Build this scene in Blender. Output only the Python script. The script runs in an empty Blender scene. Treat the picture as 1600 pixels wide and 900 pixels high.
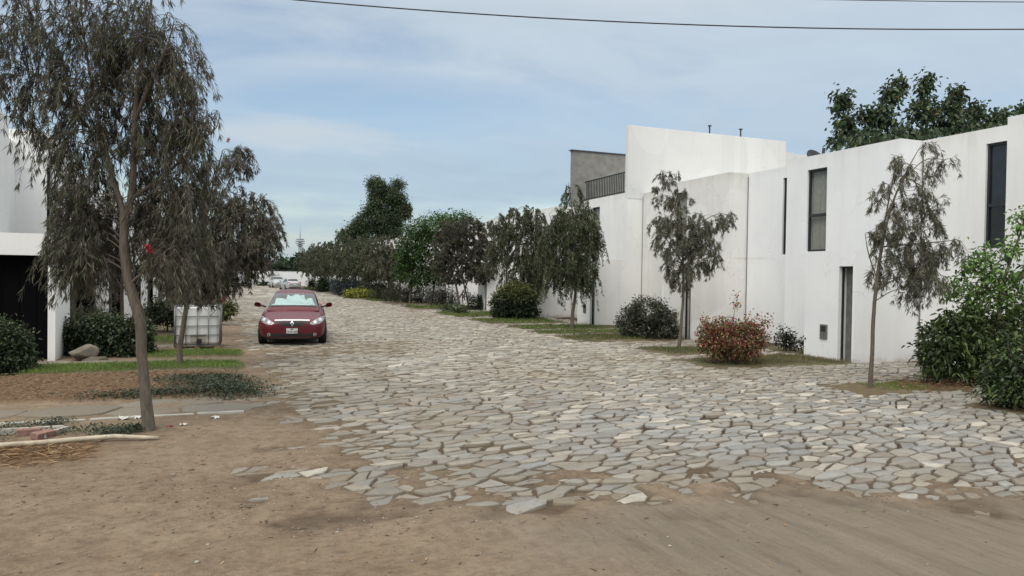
import bpy, bmesh, math, random
import numpy as np
from mathutils import Vector, Matrix
from mathutils.bvhtree import BVHTree
random.seed(7)
rad = math.radians
scene = bpy.context.scene
COL = scene.collection
YAW = rad(21.8)                     # the view is turned 21.8 degrees to the right of the street axis (+Y)
A = np.array([math.cos(YAW), -math.sin(YAW), 0.0])
B = np.array([math.sin(YAW), math.cos(YAW), 0.0])
UP = np.array([0, 0, 1.0])

# ------------------------------------------------------------------ camera
def make_camera():
    F, pitch, roll = 1140.0, rad(0.85), 0.015
    f = Vector((math.sin(YAW)*math.cos(pitch), math.cos(YAW)*math.cos(pitch), -math.sin(pitch)))
    r0 = Vector((math.cos(YAW), -math.sin(YAW), 0)); u0 = r0.cross(f)
    r = r0*math.cos(roll) + u0*math.sin(roll); u = u0*math.cos(roll) - r0*math.sin(roll)
    cd = bpy.data.cameras.new('camera'); cam = bpy.data.objects.new('camera', cd); COL.objects.link(cam)
    cd.sensor_width = 36; cd.lens = F/1600*36; cd.clip_start = .05; cd.clip_end = 5000
    M = Matrix(((r.x, u.x, -f.x, 0), (r.y, u.y, -f.y, 0), (r.z, u.z, -f.z, 1.98), (0, 0, 0, 1)))
    cam.matrix_world = M
    scene.camera = cam
make_camera()

# ------------------------------------------------------------------ object helpers
def tag(o, label=None, cat=None, group=None, kind=None):
    if label: o['label'] = label
    if cat: o['category'] = cat
    if group: o['group'] = group
    if kind: o['kind'] = kind
    return o
def empty(name, loc=(0, 0, 0), rz=0.0, label=None, cat=None, group=None):
    o = bpy.data.objects.new(name, None); COL.objects.link(o)
    o.empty_display_size = .2; o.location = loc; o.rotation_euler = (0, 0, rz)
    return tag(o, label, cat, group)
def link(name, me, parent=None, loc=None, smooth=False):
    o = bpy.data.objects.new(name, me); COL.objects.link(o)
    if parent is not None: o.parent = parent
    if loc is not None: o.location = loc
    if smooth:
        me.polygons.foreach_set('use_smooth', np.ones(len(me.polygons), bool))
    return o
def copy_tree(o, parent=None):
    c = o.copy(); COL.objects.link(c)
    if parent is not None: c.parent = parent
    for ch in list(o.children): copy_tree(ch, c)
    return c
def mesh_np(name, V, F, mat=None, col=None, sizes=None):
    """V (n,3); F (m,k) int array or flat index array with sizes; col (n,3)"""
    V = np.asarray(V, np.float32)
    me = bpy.data.meshes.new(name)
    F = np.asarray(F, np.int32)
    if sizes is None:
        sizes = np.full(len(F), F.shape[1], np.int32); F = F.ravel()
    me.vertices.add(len(V)); me.vertices.foreach_set('co', V.ravel())
    me.loops.add(len(F)); me.loops.foreach_set('vertex_index', F)
    st = np.concatenate([[0], np.cumsum(sizes)[:-1]]).astype(np.int32)
    me.polygons.add(len(sizes)); me.polygons.foreach_set('loop_start', st)
    if col is not None:
        a = me.attributes.new('col', 'FLOAT_COLOR', 'POINT')
        c4 = np.ones((len(V), 4), np.float32); c4[:, :col.shape[1]] = col
        a.data.foreach_set('color', c4.ravel())
    me.update(calc_edges=True); me.validate()
    if mat: me.materials.append(mat)
    return me

class MB:
    """collects boxes, tubes, polygons; build() links them as one mesh object"""
    def __init__(s): s.v = []; s.f = []
    def add(s, vs, fs):
        n = len(s.v); s.v += [tuple(map(float, p)) for p in vs]; s.f += [tuple(i+n for i in f) for f in fs]; return s
    def box(s, x0, x1, y0, y1, z0, z1):
        return s.add([(x0,y0,z0),(x1,y0,z0),(x1,y1,z0),(x0,y1,z0),(x0,y0,z1),(x1,y0,z1),(x1,y1,z1),(x0,y1,z1)],
                     [(0,3,2,1),(4,5,6,7),(0,1,5,4),(1,2,6,5),(2,3,7,6),(3,0,4,7)])
    def tube(s, pts, r, n=8, caps=True):
        pts = [Vector(p) for p in pts]; rs = r if isinstance(r, (list, tuple)) else [r]*len(pts)
        vs = []; fs = []
        for i, p in enumerate(pts):
            t = (pts[min(i+1, len(pts)-1)] - pts[max(i-1, 0)]).normalized()
            ref = Vector((0, 0, 1)) if abs(t.z) < .9 else Vector((1, 0, 0))
            a = t.cross(ref).normalized(); b = t.cross(a)
            for k in range(n):
                an = 2*math.pi*k/n; vs.append(p + (a*math.cos(an) + b*math.sin(an))*rs[i])
        for i in range(len(pts)-1):
            for k in range(n):
                k2 = (k+1) % n; fs.append((i*n+k, i*n+k2, (i+1)*n+k2, (i+1)*n+k))
        if caps: fs.append(tuple(range(n))[::-1]); fs.append(tuple((len(pts)-1)*n+k for k in range(n)))
        return s.add(vs, fs)
    def lathe(s, c, axis, prof, n=24):
        """prof: (offset along axis, radius)"""
        ax = Vector(axis).normalized(); ref = Vector((0, 0, 1)) if abs(ax.z) < .9 else Vector((1, 0, 0))
        a = ax.cross(ref).normalized(); b = ax.cross(a); c = Vector(c); vs = []; fs = []
        for d, r in prof:
            for k in range(n):
                an = 2*math.pi*k/n; vs.append(c + ax*d + (a*math.cos(an) + b*math.sin(an))*max(r, 1e-4))
        for i in range(len(prof)-1):
            for k in range(n):
                k2 = (k+1) % n; fs.append((i*n+k, i*n+k2, (i+1)*n+k2, (i+1)*n+k))
        return s.add(vs, fs)
    def mesh(s, name, mat=None, bevel=0, smooth=False):
        me = bpy.data.meshes.new(name); me.from_pydata(s.v, [], s.f); me.update()
        if mat: me.materials.append(mat)
        if bevel:
            bm = bmesh.new(); bm.from_mesh(me)
            bmesh.ops.bevel(bm, geom=[e for e in bm.edges if len(e.link_faces) == 2 and e.calc_face_angle(0) > .5],
                            offset=bevel, segments=2, affect='EDGES', profile=.6, clamp_overlap=True)
            bm.to_mesh(me); bm.free()
        if smooth: me.polygons.foreach_set('use_smooth', np.ones(len(me.polygons), bool))
        return me
    def build(s, name, mat=None, parent=None, bevel=0, smooth=False, loc=None):
        return link(name, s.mesh(name, mat, bevel, smooth), parent, loc)

# ------------------------------------------------------------------ numpy noise
def _hash(ix, iy, seed):
    h = (ix*374761393 + iy*668265263 + seed*1442695041) & 0xffffffff
    h = ((h ^ (h >> 13))*1274126177) & 0xffffffff
    return ((h ^ (h >> 16)) & 0xffff)/65535.0
def vnoise(x, y, seed=0):
    x = np.asarray(x, float); y = np.asarray(y, float)
    ix = np.floor(x).astype(np.int64); iy = np.floor(y).astype(np.int64); fx = x-ix; fy = y-iy
    fx = fx*fx*(3-2*fx); fy = fy*fy*(3-2*fy)
    a = _hash(ix, iy, seed); b = _hash(ix+1, iy, seed); c = _hash(ix, iy+1, seed); d = _hash(ix+1, iy+1, seed)
    return (a*(1-fx)+b*fx)*(1-fy) + (c*(1-fx)+d*fx)*fy
def fbm(x, y, seed=0, o=4):
    s = 0; a = .5; t = 0
    for i in range(o):
        s = s + a*vnoise(x*2**i, y*2**i, seed+i*17); t += a; a *= .5
    return s/t
def sstep(a, b, x):
    t = np.clip((np.asarray(x, float)-a)/(b-a), 0, 1); return t*t*(3-2*t)

# ------------------------------------------------------------------ materials
def new_mat(name):
    m = bpy.data.materials.new(name); m.use_nodes = True
    nt = m.node_tree; bs = nt.nodes['Principled BSDF']; return m, nt, bs
def N(nt, t, **kw):
    n = nt.nodes.new(t)
    for k, v in kw.items():
        if k.startswith('i_'): n.inputs[k[2:].replace('_', ' ')].default_value = v
        else: setattr(n, k, v)
    return n
def ramp(nt, src, stops):
    r = nt.nodes.new('ShaderNodeValToRGB'); el = r.color_ramp.elements
    while len(el) < len(stops): el.new(.5)
    for e, (p, c) in zip(el, stops):
        e.position = p; e.color = (*c, 1) if len(c) == 3 else c
    nt.links.new(src, r.inputs[0]); return r.outputs[0]
def noise(nt, scale, detail=5, rough=.6, vec=None, dist=0):
    n = N(nt, 'ShaderNodeTexNoise'); n.inputs['Scale'].default_value = scale; n.inputs['Detail'].default_value = detail
    n.inputs['Roughness'].default_value = rough; n.inputs['Distortion'].default_value = dist
    if vec is not None: nt.links.new(vec, n.inputs['Vector'])
    return n.outputs[0]
def mix(nt, fac, a, b, mode='MIX'):
    m = nt.nodes.new('ShaderNodeMix'); m.data_type = 'RGBA'; m.blend_type = mode
    for s, v in ((m.inputs[0], fac), (m.inputs[6], a), (m.inputs[7], b)):
        if hasattr(v, 'is_linked') or hasattr(v, 'links'): nt.links.new(v, s)
        elif isinstance(v, (int, float)): s.default_value = v
        else: s.default_value = (*v, 1)
    return m.outputs[2]
def math_(nt, op, a, b=None, clamp=False):
    m = nt.nodes.new('ShaderNodeMath'); m.operation = op; m.use_clamp = clamp
    for s, v in ((m.inputs[0], a), (m.inputs[1], b)):
        if v is None: continue
        if isinstance(v, (int, float)): s.default_value = v
        else: nt.links.new(v, s)
    return m.outputs[0]
def bump(nt, bs, h, strength=.3, dist=.02):
    b = nt.nodes.new('ShaderNodeBump'); b.inputs['Strength'].default_value = strength; b.inputs['Distance'].default_value = dist
    nt.links.new(h, b.inputs['Height']); nt.links.new(b.outputs[0], bs.inputs['Normal'])
def geo_pos(nt): return nt.nodes.new('ShaderNodeNewGeometry').outputs['Position']
def mapping(nt, vec, scale=(1, 1, 1), rot=(0, 0, 0)):
    m = nt.nodes.new('ShaderNodeMapping'); m.inputs['Scale'].default_value = scale; m.inputs['Rotation'].default_value = rot
    nt.links.new(vec, m.inputs['Vector']); return m.outputs[0]
def plain(name, col, rough=.6, metal=0, var=.15, scale=8, coat=0, spec=None):
    m, nt, bs = new_mat(name)
    n = noise(nt, scale, 5, .6, geo_pos(nt))
    c = ramp(nt, n, [(.3, tuple(v*(1-var) for v in col)), (.7, tuple(min(1, v*(1+var)) for v in col))])
    nt.links.new(c, bs.inputs['Base Color']); bs.inputs['Roughness'].default_value = rough; bs.inputs['Metallic'].default_value = metal
    bs.inputs['Coat Weight'].default_value = coat
    if coat: bs.inputs['Coat Roughness'].default_value = .05
    if spec is not None: bs.inputs['Specular IOR Level'].default_value = spec
    return m
def leaf_mat(name, rough=.55, trans=.22, spec=.35):
    m, nt, bs = new_mat(name)
    at = N(nt, 'ShaderNodeAttribute', attribute_name='col')
    nt.links.new(at.outputs['Color'], bs.inputs['Base Color']); bs.inputs['Roughness'].default_value = rough
    bs.inputs['Specular IOR Level'].default_value = spec
    tr = N(nt, 'ShaderNodeBsdfTranslucent'); nt.links.new(at.outputs['Color'], tr.inputs['Color'])
    mx = N(nt, 'ShaderNodeMixShader'); mx.inputs[0].default_value = trans
    nt.links.new(bs.outputs[0], mx.inputs[1]); nt.links.new(tr.outputs[0], mx.inputs[2])
    nt.links.new(mx.outputs[0], nt.nodes['Material Output'].inputs['Surface'])
    return m
def bark_mat(name, c0, c1):
    m, nt, bs = new_mat(name)
    v = mapping(nt, geo_pos(nt), (1, 1, .18))
    n = noise(nt, 38, 6, .65, v); n2 = noise(nt, 4, 3, .6, geo_pos(nt))
    c = ramp(nt, n, [(.3, c0), (.68, c1)])
    c = mix(nt, math_(nt, 'MULTIPLY', n2, .5), c, tuple(v*.6 for v in c0))
    nt.links.new(c, bs.inputs['Base Color']); bs.inputs['Roughness'].default_value = .9
    bump(nt, bs, n, .8, .02); return m

def wall_mat(name, base=(.83, .83, .82), dirt=(.42, .36, .28), grime=1.0, band=False):
    m, nt, bs = new_mat(name)
    p = geo_pos(nt); sep = N(nt, 'ShaderNodeSeparateXYZ'); nt.links.new(p, sep.inputs[0])
    big = noise(nt, .55, 5, .6, p); fine = noise(nt, 16, 5, .7, p)
    streak = noise(nt, 3.2, 6, .7, mapping(nt, p, (1, 1, .07)))
    mid = noise(nt, 2.1, 6, .65, p, .6)
    c = ramp(nt, big, [(.3, tuple(v*.93 for v in base)), (.65, base)])
    c = mix(nt, ramp(nt, streak, [(.52, (0, 0, 0)), (.74, (.24*grime,)*3)]), c, (.56, .54, .49))
    c = mix(nt, ramp(nt, mid, [(.56, (0, 0, 0)), (.62, (.16*grime,)*3), (.8, (.06*grime,)*3)]), c, (.88, .88, .87))
    # dirt splashed up from the ground
    low = math_(nt, 'ADD', sep.outputs[2], math_(nt, 'MULTIPLY', mid, -.55))
    low = math_(nt, 'ADD', low, .22)
    c = mix(nt, ramp(nt, low, [(0, (.55*grime,)*3), (.06, (.18*grime,)*3), (.2, (0, 0, 0))]), c, dirt)
    # stains under the parapet
    topz = math_(nt, 'ADD', math_(nt, 'MULTIPLY', streak, .9), math_(nt, 'SUBTRACT', sep.outputs[2], 5.5))
    c = mix(nt, ramp(nt, topz, [(.22, (0, 0, 0)), (.62, (.30*grime,)*3)]), c, (.5, .47, .41))
    # stains below the entrance roof at 2.75 m
    dz = math_(nt, 'ABSOLUTE', math_(nt, 'SUBTRACT', sep.outputs[2], 2.72))
    st = math_(nt, 'SUBTRACT', math_(nt, 'SUBTRACT', math_(nt, 'MULTIPLY', noise(nt, .7, 2, .5, mapping(nt, p, (1, 1, .01))), .5), .285), dz)
    c = mix(nt, ramp(nt, st, [(.0, (0, 0, 0)), (.035, (.30*grime,)*3)]), c, (.52, .43, .32))
    if band:
        w = noise(nt, 1.1, 2, .4, mapping(nt, p, (1, .01, .01)))
        c = mix(nt, ramp(nt, w, [(.5, (0, 0, 0)), (.53, (.28, .28, .28)), (.66, (.2, .2, .2))]), c, (.60, .61, .60))
    vo = N(nt, 'ShaderNodeTexVoronoi', feature='DISTANCE_TO_EDGE'); vo.inputs['Scale'].default_value = .55
    wp = N(nt, 'ShaderNodeVectorMath', operation='ADD'); nt.links.new(p, wp.inputs[0])
    nd = N(nt, 'ShaderNodeTexNoise'); nd.inputs['Scale'].default_value = 2.4; nd.inputs['Detail'].default_value = 5; nt.links.new(p, nd.inputs['Vector'])
    sc = N(nt, 'ShaderNodeVectorMath', operation='SCALE'); nt.links.new(nd.outputs['Color'], sc.inputs[0]); sc.inputs['Scale'].default_value = .9
    nt.links.new(sc.outputs[0], wp.inputs[1]); nt.links.new(wp.outputs[0], vo.inputs['Vector'])
    crk = math_(nt, 'MULTIPLY', ramp(nt, vo.outputs[0], [(.0, (1,)*3), (.010, (0,)*3)]), ramp(nt, big, [(.5, (0,)*3), (.6, (.42*grime,)*3)]))
    c = mix(nt, crk, c, (.40, .37, .33))
    rep = noise(nt, .42, 2, .3, mapping(nt, p, (1, 1, .7)), 0)
    c = mix(nt, ramp(nt, rep, [(.56, (0,)*3), (.57, (.22*grime,)*3)]), c, (.90, .90, .885))
    nt.links.new(c, bs.inputs['Base Color']); bs.inputs['Roughness'].default_value = .85; bs.inputs['Specular IOR Level'].default_value = .2
    h = math_(nt, 'ADD', math_(nt, 'MULTIPLY', fine, .35), math_(nt, 'MULTIPLY', mid, .8))
    bump(nt, bs, h, .25, .02); return m
def glass_mat(name, col=(.012, .014, .016), rough=.03):
    m, nt, bs = new_mat(name)
    n = noise(nt, 3, 2, .5, geo_pos(nt))
    nt.links.new(ramp(nt, n, [(.3, tuple(v*.7 for v in col)), (.7, tuple(v*1.3 for v in col))]), bs.inputs['Base Color'])
    bs.inputs['Roughness'].default_value = rough; bs.inputs['Specular IOR Level'].default_value = .5; return m
def clear_glass(name, tint=(.9, .95, .95), refl=1.0):
    m = bpy.data.materials.new(name); m.use_nodes = True; nt = m.node_tree; nt.nodes.remove(nt.nodes['Principled BSDF'])
    t = N(nt, 'ShaderNodeBsdfTransparent'); t.inputs[0].default_value = (*tint, 1)
    g = N(nt, 'ShaderNodeBsdfGlossy'); g.inputs['Roughness'].default_value = .03
    lw = N(nt, 'ShaderNodeLayerWeight'); fz = math_(nt, 'ADD', math_(nt, 'MULTIPLY', math_(nt, 'POWER', lw.outputs['Facing'], 4.0), .8), .045)
    nz = noise(nt, 2, 2, .5, geo_pos(nt))
    f = math_(nt, 'MULTIPLY', fz, math_(nt, 'ADD', math_(nt, 'MULTIPLY', nz, .2), refl*.9), True)
    mx = N(nt, 'ShaderNodeMixShader'); nt.links.new(f, mx.inputs[0]); nt.links.new(t.outputs[0], mx.inputs[1]); nt.links.new(g.outputs[0], mx.inputs[2])
    nt.links.new(mx.outputs[0], nt.nodes['Material Output'].inputs['Surface']); return m

M = {}
M['leaf_weep'] = leaf_mat('bottlebrush_leaf', .55, .28)
M['leaf_broad'] = leaf_mat('broad_leaf', .45, .24, .36)
M['leaf_far'] = leaf_mat('far_leaf', .7, .15, .2)
M['grass'] = leaf_mat('grass_blade', .6, .25, .25)
M['straw'] = leaf_mat('straw_stalk', .8, .1, .2)
M['bark'] = bark_mat('grey_brown_bark', (.075, .060, .045), (.20, .165, .128))
M['bark_dark'] = bark_mat('dark_bark', (.045, .036, .028), (.11, .09, .07))
M['wall'] = wall_mat('white_wall')
M['wall_clean'] = wall_mat('white_wall_repainted', (.79, .80, .80), grime=.7, band=True)
M['wall_stained'] = wall_mat('white_wall_stained', (.76, .75, .715), grime=1.5)
M['wall_bright'] = wall_mat('white_wall_bright', (.84, .85, .86), grime=.75)
M['wall_left'] = wall_mat('white_wall_left', (.89, .89, .88), grime=.6)
M['wall_grey'] = plain('grey_cement_render', (.23, .225, .21), .9, var=.22, scale=3)
M['frame'] = plain('dark_window_frame', (.022, .025, .027), .45)
M['black'] = plain('black_metal', (.012, .012, .013), .5)
M['pitch_black'] = plain('unlit_garage_black', (.0035, .0035, .0045), .75, spec=.05)  # darkness of the unlit garage put into the colour
M['glass'] = glass_mat('window_glass', (.02, .024, .028))
M['window_clear'] = clear_glass('window_clear_glass', (.80, .83, .82), 1.0)
M['curtain'] = plain('grey_curtain_cloth', (.40, .38, .34), .9, var=.12)
M['door_grey'] = plain('weathered_grey_door', (.16, .155, .145), .7, var=.3, scale=5)
M['joint'] = plain('grey_joint_filler', (.20, .19, .175), .9)
M['roofing'] = plain('low_bounce_roof_grey', (.16, .15, .13), .95, var=.25)  # dull grey chosen to keep bounce light off the facade
M['meter'] = plain('meter_box_metal', (.15, .15, .14), .5, .2)
M['steel'] = plain('galvanised_steel', (.20, .205, .205), .5, .4)
M['steel_dark'] = plain('dull_dark_steel', (.07, .075, .08), .55, .4)
M['terracotta'] = plain('red_brick_clay', (.25, .14, .115), .9, var=.3, scale=20)
M['rock'] = plain('tan_rock', (.15, .132, .102), .95, var=.3, scale=7)
M['wood_pale'] = plain('bleached_wood', (.46, .40, .30), .85, var=.25, scale=12)
M['wood'] = plain('pallet_wood', (.25, .18, .115), .9, var=.3, scale=9)
M['concrete'] = plain('pale_concrete', (.42, .40, .36), .9, var=.2, scale=4)
M['cable'] = plain('black_cable', (.015, .016, .02), .6)
M['white_paint'] = plain('white_painted_metal', (.75, .75, .74), .4)
# ------------------------------------------------------------------ world, sun
SUN_EL, SUN_ROT = rad(52), rad(226)
def make_world():
    w = bpy.data.worlds.new('World'); scene.world = w; w.use_nodes = True; nt = w.node_tree
    bg = nt.nodes['Background']
    sky = N(nt, 'ShaderNodeTexSky'); sky.sky_type = 'NISHITA'; sky.sun_disc = False
    sky.sun_elevation = SUN_EL; sky.sun_rotation = SUN_ROT; sky.air_density = 1.3; sky.dust_density = .6; sky.ozone_density = 1.2; sky.altitude = 50
    tc = N(nt, 'ShaderNodeTexCoord'); d = tc.outputs['Generated']
    sep = N(nt, 'ShaderNodeSeparateXYZ'); nt.links.new(d, sep.inputs[0])
    z = math_(nt, 'MAXIMUM', sep.outputs[2], 0.0)
    den = math_(nt, 'ADD', z, .16)
    cmb = N(nt, 'ShaderNodeCombineXYZ')
    nt.links.new(math_(nt, 'DIVIDE', sep.outputs[0], den), cmb.inputs[0]); nt.links.new(math_(nt, 'DIVIDE', sep.outputs[1], den), cmb.inputs[1])
    m = N(nt, 'ShaderNodeMapping'); m.inputs['Location'].default_value = CLOUD_OFF; m.inputs['Rotation'].default_value = (0, 0, .35)
    m.inputs['Scale'].default_value = (.62, .9, 1); nt.links.new(cmb.outputs[0], m.inputs[0])
    n1 = noise(nt, 1.0, 7, .52, m.outputs[0], .35)
    n2 = noise(nt, 2.6, 8, .6, m.outputs[0], .6)
    cov = math_(nt, 'ADD', math_(nt, 'MULTIPLY', n1, .75), math_(nt, 'MULTIPLY', n2, .25))
    cov = math_(nt, 'ADD', cov, math_(nt, 'MULTIPLY', z, .75))
    fac = ramp(nt, cov, [(.51, (.15,)*3), (.59, (.6,)*3), (.67, (.96,)*3)])
    def patch_(cx, cz, wx, wz):
        a = N(nt, 'ShaderNodeVectorMath', operation='DOT_PRODUCT'); nt.links.new(d, a.inputs[0]); a.inputs[1].default_value = (math.cos(YAW), -math.sin(YAW), 0)
        u = math_(nt, 'DIVIDE', math_(nt, 'SUBTRACT', a.outputs['Value'], cx), wx); w_ = math_(nt, 'DIVIDE', math_(nt, 'SUBTRACT', sep.outputs[2], cz), wz)
        r2 = math_(nt, 'ADD', math_(nt, 'MULTIPLY', u, u), math_(nt, 'MULTIPLY', w_, w_))
        return math_(nt, 'ADD', math_(nt, 'SUBTRACT', 1.0, r2), math_(nt, 'MULTIPLY', math_(nt, 'SUBTRACT', n2, .5), 2.4))
    gap = ramp(nt, patch_(-.17, .222, .24, .042), [(.0, (0,)*3), (1.0, (.42,)*3)])
    bank = ramp(nt, patch_(-.265, .180, .15, .026), [(.05, (0,)*3), (.9, (.75,)*3)])
    fac = math_(nt, 'SUBTRACT', fac, gap, True)
    # the overcast veil gets brighter towards the zenith
    veil = ramp(nt, z, [(0, (3.9, 5.1, 6.0)), (.10, (4.1, 5.4, 6.6)), (.20, (4.7, 5.9, 7.2)), (.34, (5.4, 6.3, 7.2)), (.58, (10.8, 11.0, 10.9)), (1, (16.0, 15.9, 15.5))])
    veil2 = mix(nt, ramp(nt, n2, [(.35, (0, 0, 0)), (.75, (1, 1, 1))]), veil, mix(nt, 1.0, veil, (1.13, 1.11, 1.08), 'MULTIPLY'))
    skyc = mix(nt, 1.0, sky.outputs[0], SKY_TINT, 'MULTIPLY')
    col = mix(nt, fac, skyc, veil2)
    col = mix(nt, bank, col, (6.1, 6.75, 7.3))
    lowf = ramp(nt, z, [(.0, (1,)*3), (.10, (0,)*3)]); col = mix(nt, lowf, col, veil2)
    nt.links.new(col, bg.inputs['Color']); bg.inputs['Strength'].default_value = .1
    sd = bpy.data.lights.new('sun', 'SUN'); so = bpy.data.objects.new('sun', sd); COL.objects.link(so)
    sd.energy = 1.95; sd.angle = rad(40); sd.color = (1, .95, .87)
    dirv = Vector((math.sin(SUN_ROT)*math.cos(SUN_EL), math.cos(SUN_ROT)*math.cos(SUN_EL), math.sin(SUN_EL)))
    so.rotation_euler = dirv.to_track_quat('Z', 'Y').to_euler(); so.location = dirv*60
CLOUD_OFF = (3.1, 1.7, 0); SKY_TINT = (1.25, 1.25, 1.28)
make_world()
scene.view_settings.view_transform = 'Standard'; scene.view_settings.look = 'None'; scene.view_settings.exposure = 0
scene.cycles.max_bounces = 6; scene.cycles.transparent_max_bounces = 8
scene.cycles.use_denoising = True; scene.cycles.denoiser = 'OPENIMAGEDENOISE'
scene.cycles.denoising_input_passes = 'RGB_ALBEDO_NORMAL'

# ------------------------------------------------------------------ ground zones
def front_line(x): return 5.95 - .30*(x-1.6) + .25*np.sin(x*1.7) + .2*np.sin(x*3.9+1)
BEDS = [  # planting islands on the right: X0, X1, Y0, Y1, kind
    (10.3, 13.2, 9.3, 10.55, 'dry'), (11.2, 16.2, 7.0, 8.15, 'dry'), (13.4, 16.3, 8.4, 11.2, 'dry'),
    (10.2, 14.15, 13.2, 15.0, 'yellow'), (10.8, 12.7, 15.9, 17.7, 'grass'), (14.4, 15.6, 15.2, 17.4, 'soil'),
    (10.3, 14.2, 19.9, 22.2, 'grass'), (10.3, 14.2, 22.9, 24.4, 'grass'), (10.5, 15.5, 25.0, 27.0, 'grass'), (10.4, 14.1, 28.4, 31.4, 'grass'),
    (10.5, 15.0, 33.2, 37.8, 'grass'), (10.5, 15.0, 41, 45.5, 'grass'), (10.5, 15.0, 47.5, 52, 'soil'), (10.5, 15.0, 54, 59, 'grass'), (10.5, 15, 60, 66, 'soil'), (10.5, 15, 67, 73, 'grass'),
    (10.5, 15, 74, 95, 'soil')]
LBEDS = [(-9, .3, 12.25, 15.3, 'mulch'), (-3.4, .42, 15.4, 16.75, 'green'), (-1.6, .42, 17.75, 19.2, 'green'), (-9, -.35, 21.2, 23.3, 'green'), (-9, -.35, 24.8, 30, 'soil'), (-9, -.35, 32, 37, 'green'), (-9, -.3, 39, 60, 'soil')]
def rectmask(x, y, r, soft=.22, seed=3):
    n = (fbm(x*1.6, y*1.6, seed)-.5)*.7
    d = np.minimum(np.minimum(x-r[0], r[1]-x), np.minimum(y-r[2], r[3]-y)) + n*.6
    return sstep(-soft*.5, soft*.5, d)
def cover(x, y):
    """how much loose dirt lies over the paving"""
    n = fbm(x*.55, y*.55, 11)-.5; n2 = fbm(x*2.3, y*2.3, 23)-.5; n3 = fbm(x*6.5, y*6.5, 29, 3)-.5
    c = sstep(2.0, -.9, (x - 1.35) + n*2.8 + n2*2.2 + n3*1.2)*sstep(11.4, 8.8, y + n*1.6)
    c = np.maximum(c, sstep(1.5, -.45, y - front_line(x) + n2*2.4 + n3*1.2))
    c = np.maximum(c, sstep(1.1, -.8, (x-.85) + n*2.2 + n2*1.6 + n3*.8)*sstep(80, 30, y)*.95)
    strip = np.exp(-((x-1.3-n*1.2)/.55)**2) + np.exp(-((x-3.1-n*1.2)/.6)**2)*.8     # wheel tracks with dust on them
    c = np.maximum(c, np.clip(strip*(.46+n2*.5)*sstep(4, 9, y), 0, .5))
    c = np.maximum(c, np.clip((fbm(x*.33, y*.33, 71)-.52)*3.2 + n2*.5, 0, .55)*(.45+.55*sstep(9, 16, y)))
    frag = sstep(.50, .60, fbm(x*1.5, y*2.6, 55))*sstep(-.2, .3, x)*sstep(2.0, 1.3, x)*sstep(5.4, 6.0, y)*sstep(9.0, 8.0, y)     # chalky stones showing through
    return np.clip(c*(1-.72*frag), 0, 1)
def soil_height(x, y):
    n = fbm(x*3.1, y*3.1, 5)-.5; nf = fbm(x*9.5, y*9.5, 9, 3)-.5
    z = .000 + n*.016 + nf*.012 + cover(x, y)*.052
    inroad = (x > .2)*(x < 10.7)
    bed = 0*x
    for r in BEDS: bed = np.maximum(bed, rectmask(x, y, r))
    for r in LBEDS: bed = np.maximum(bed, rectmask(x, y, r))
    left = sstep(.35, -.1, x)
    z = z + bed*.05 + left*.01 + (fbm(x*.5, y*.5, 41)-.5)*.05*sstep(1.0, -.5, x)
    # dirt ruts in the foreground
    tr = sstep(.3, -.5, y-front_line(x))*sstep(1.8, 3.4, x)
    u = x*.9285 - y*.3714 + .025*(y*.9285+x*.3714)**2
    rut = np.sin(u*9.0 + 2*fbm(x*.8, y*.8, 91))*.006 + np.sin(u*27+1.3)*.0025
    return z + rut*tr + (fbm(x*.35, y*.35, 61)-.5)*.05*sstep(.5, -1.5, y-front_line(x))
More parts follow.
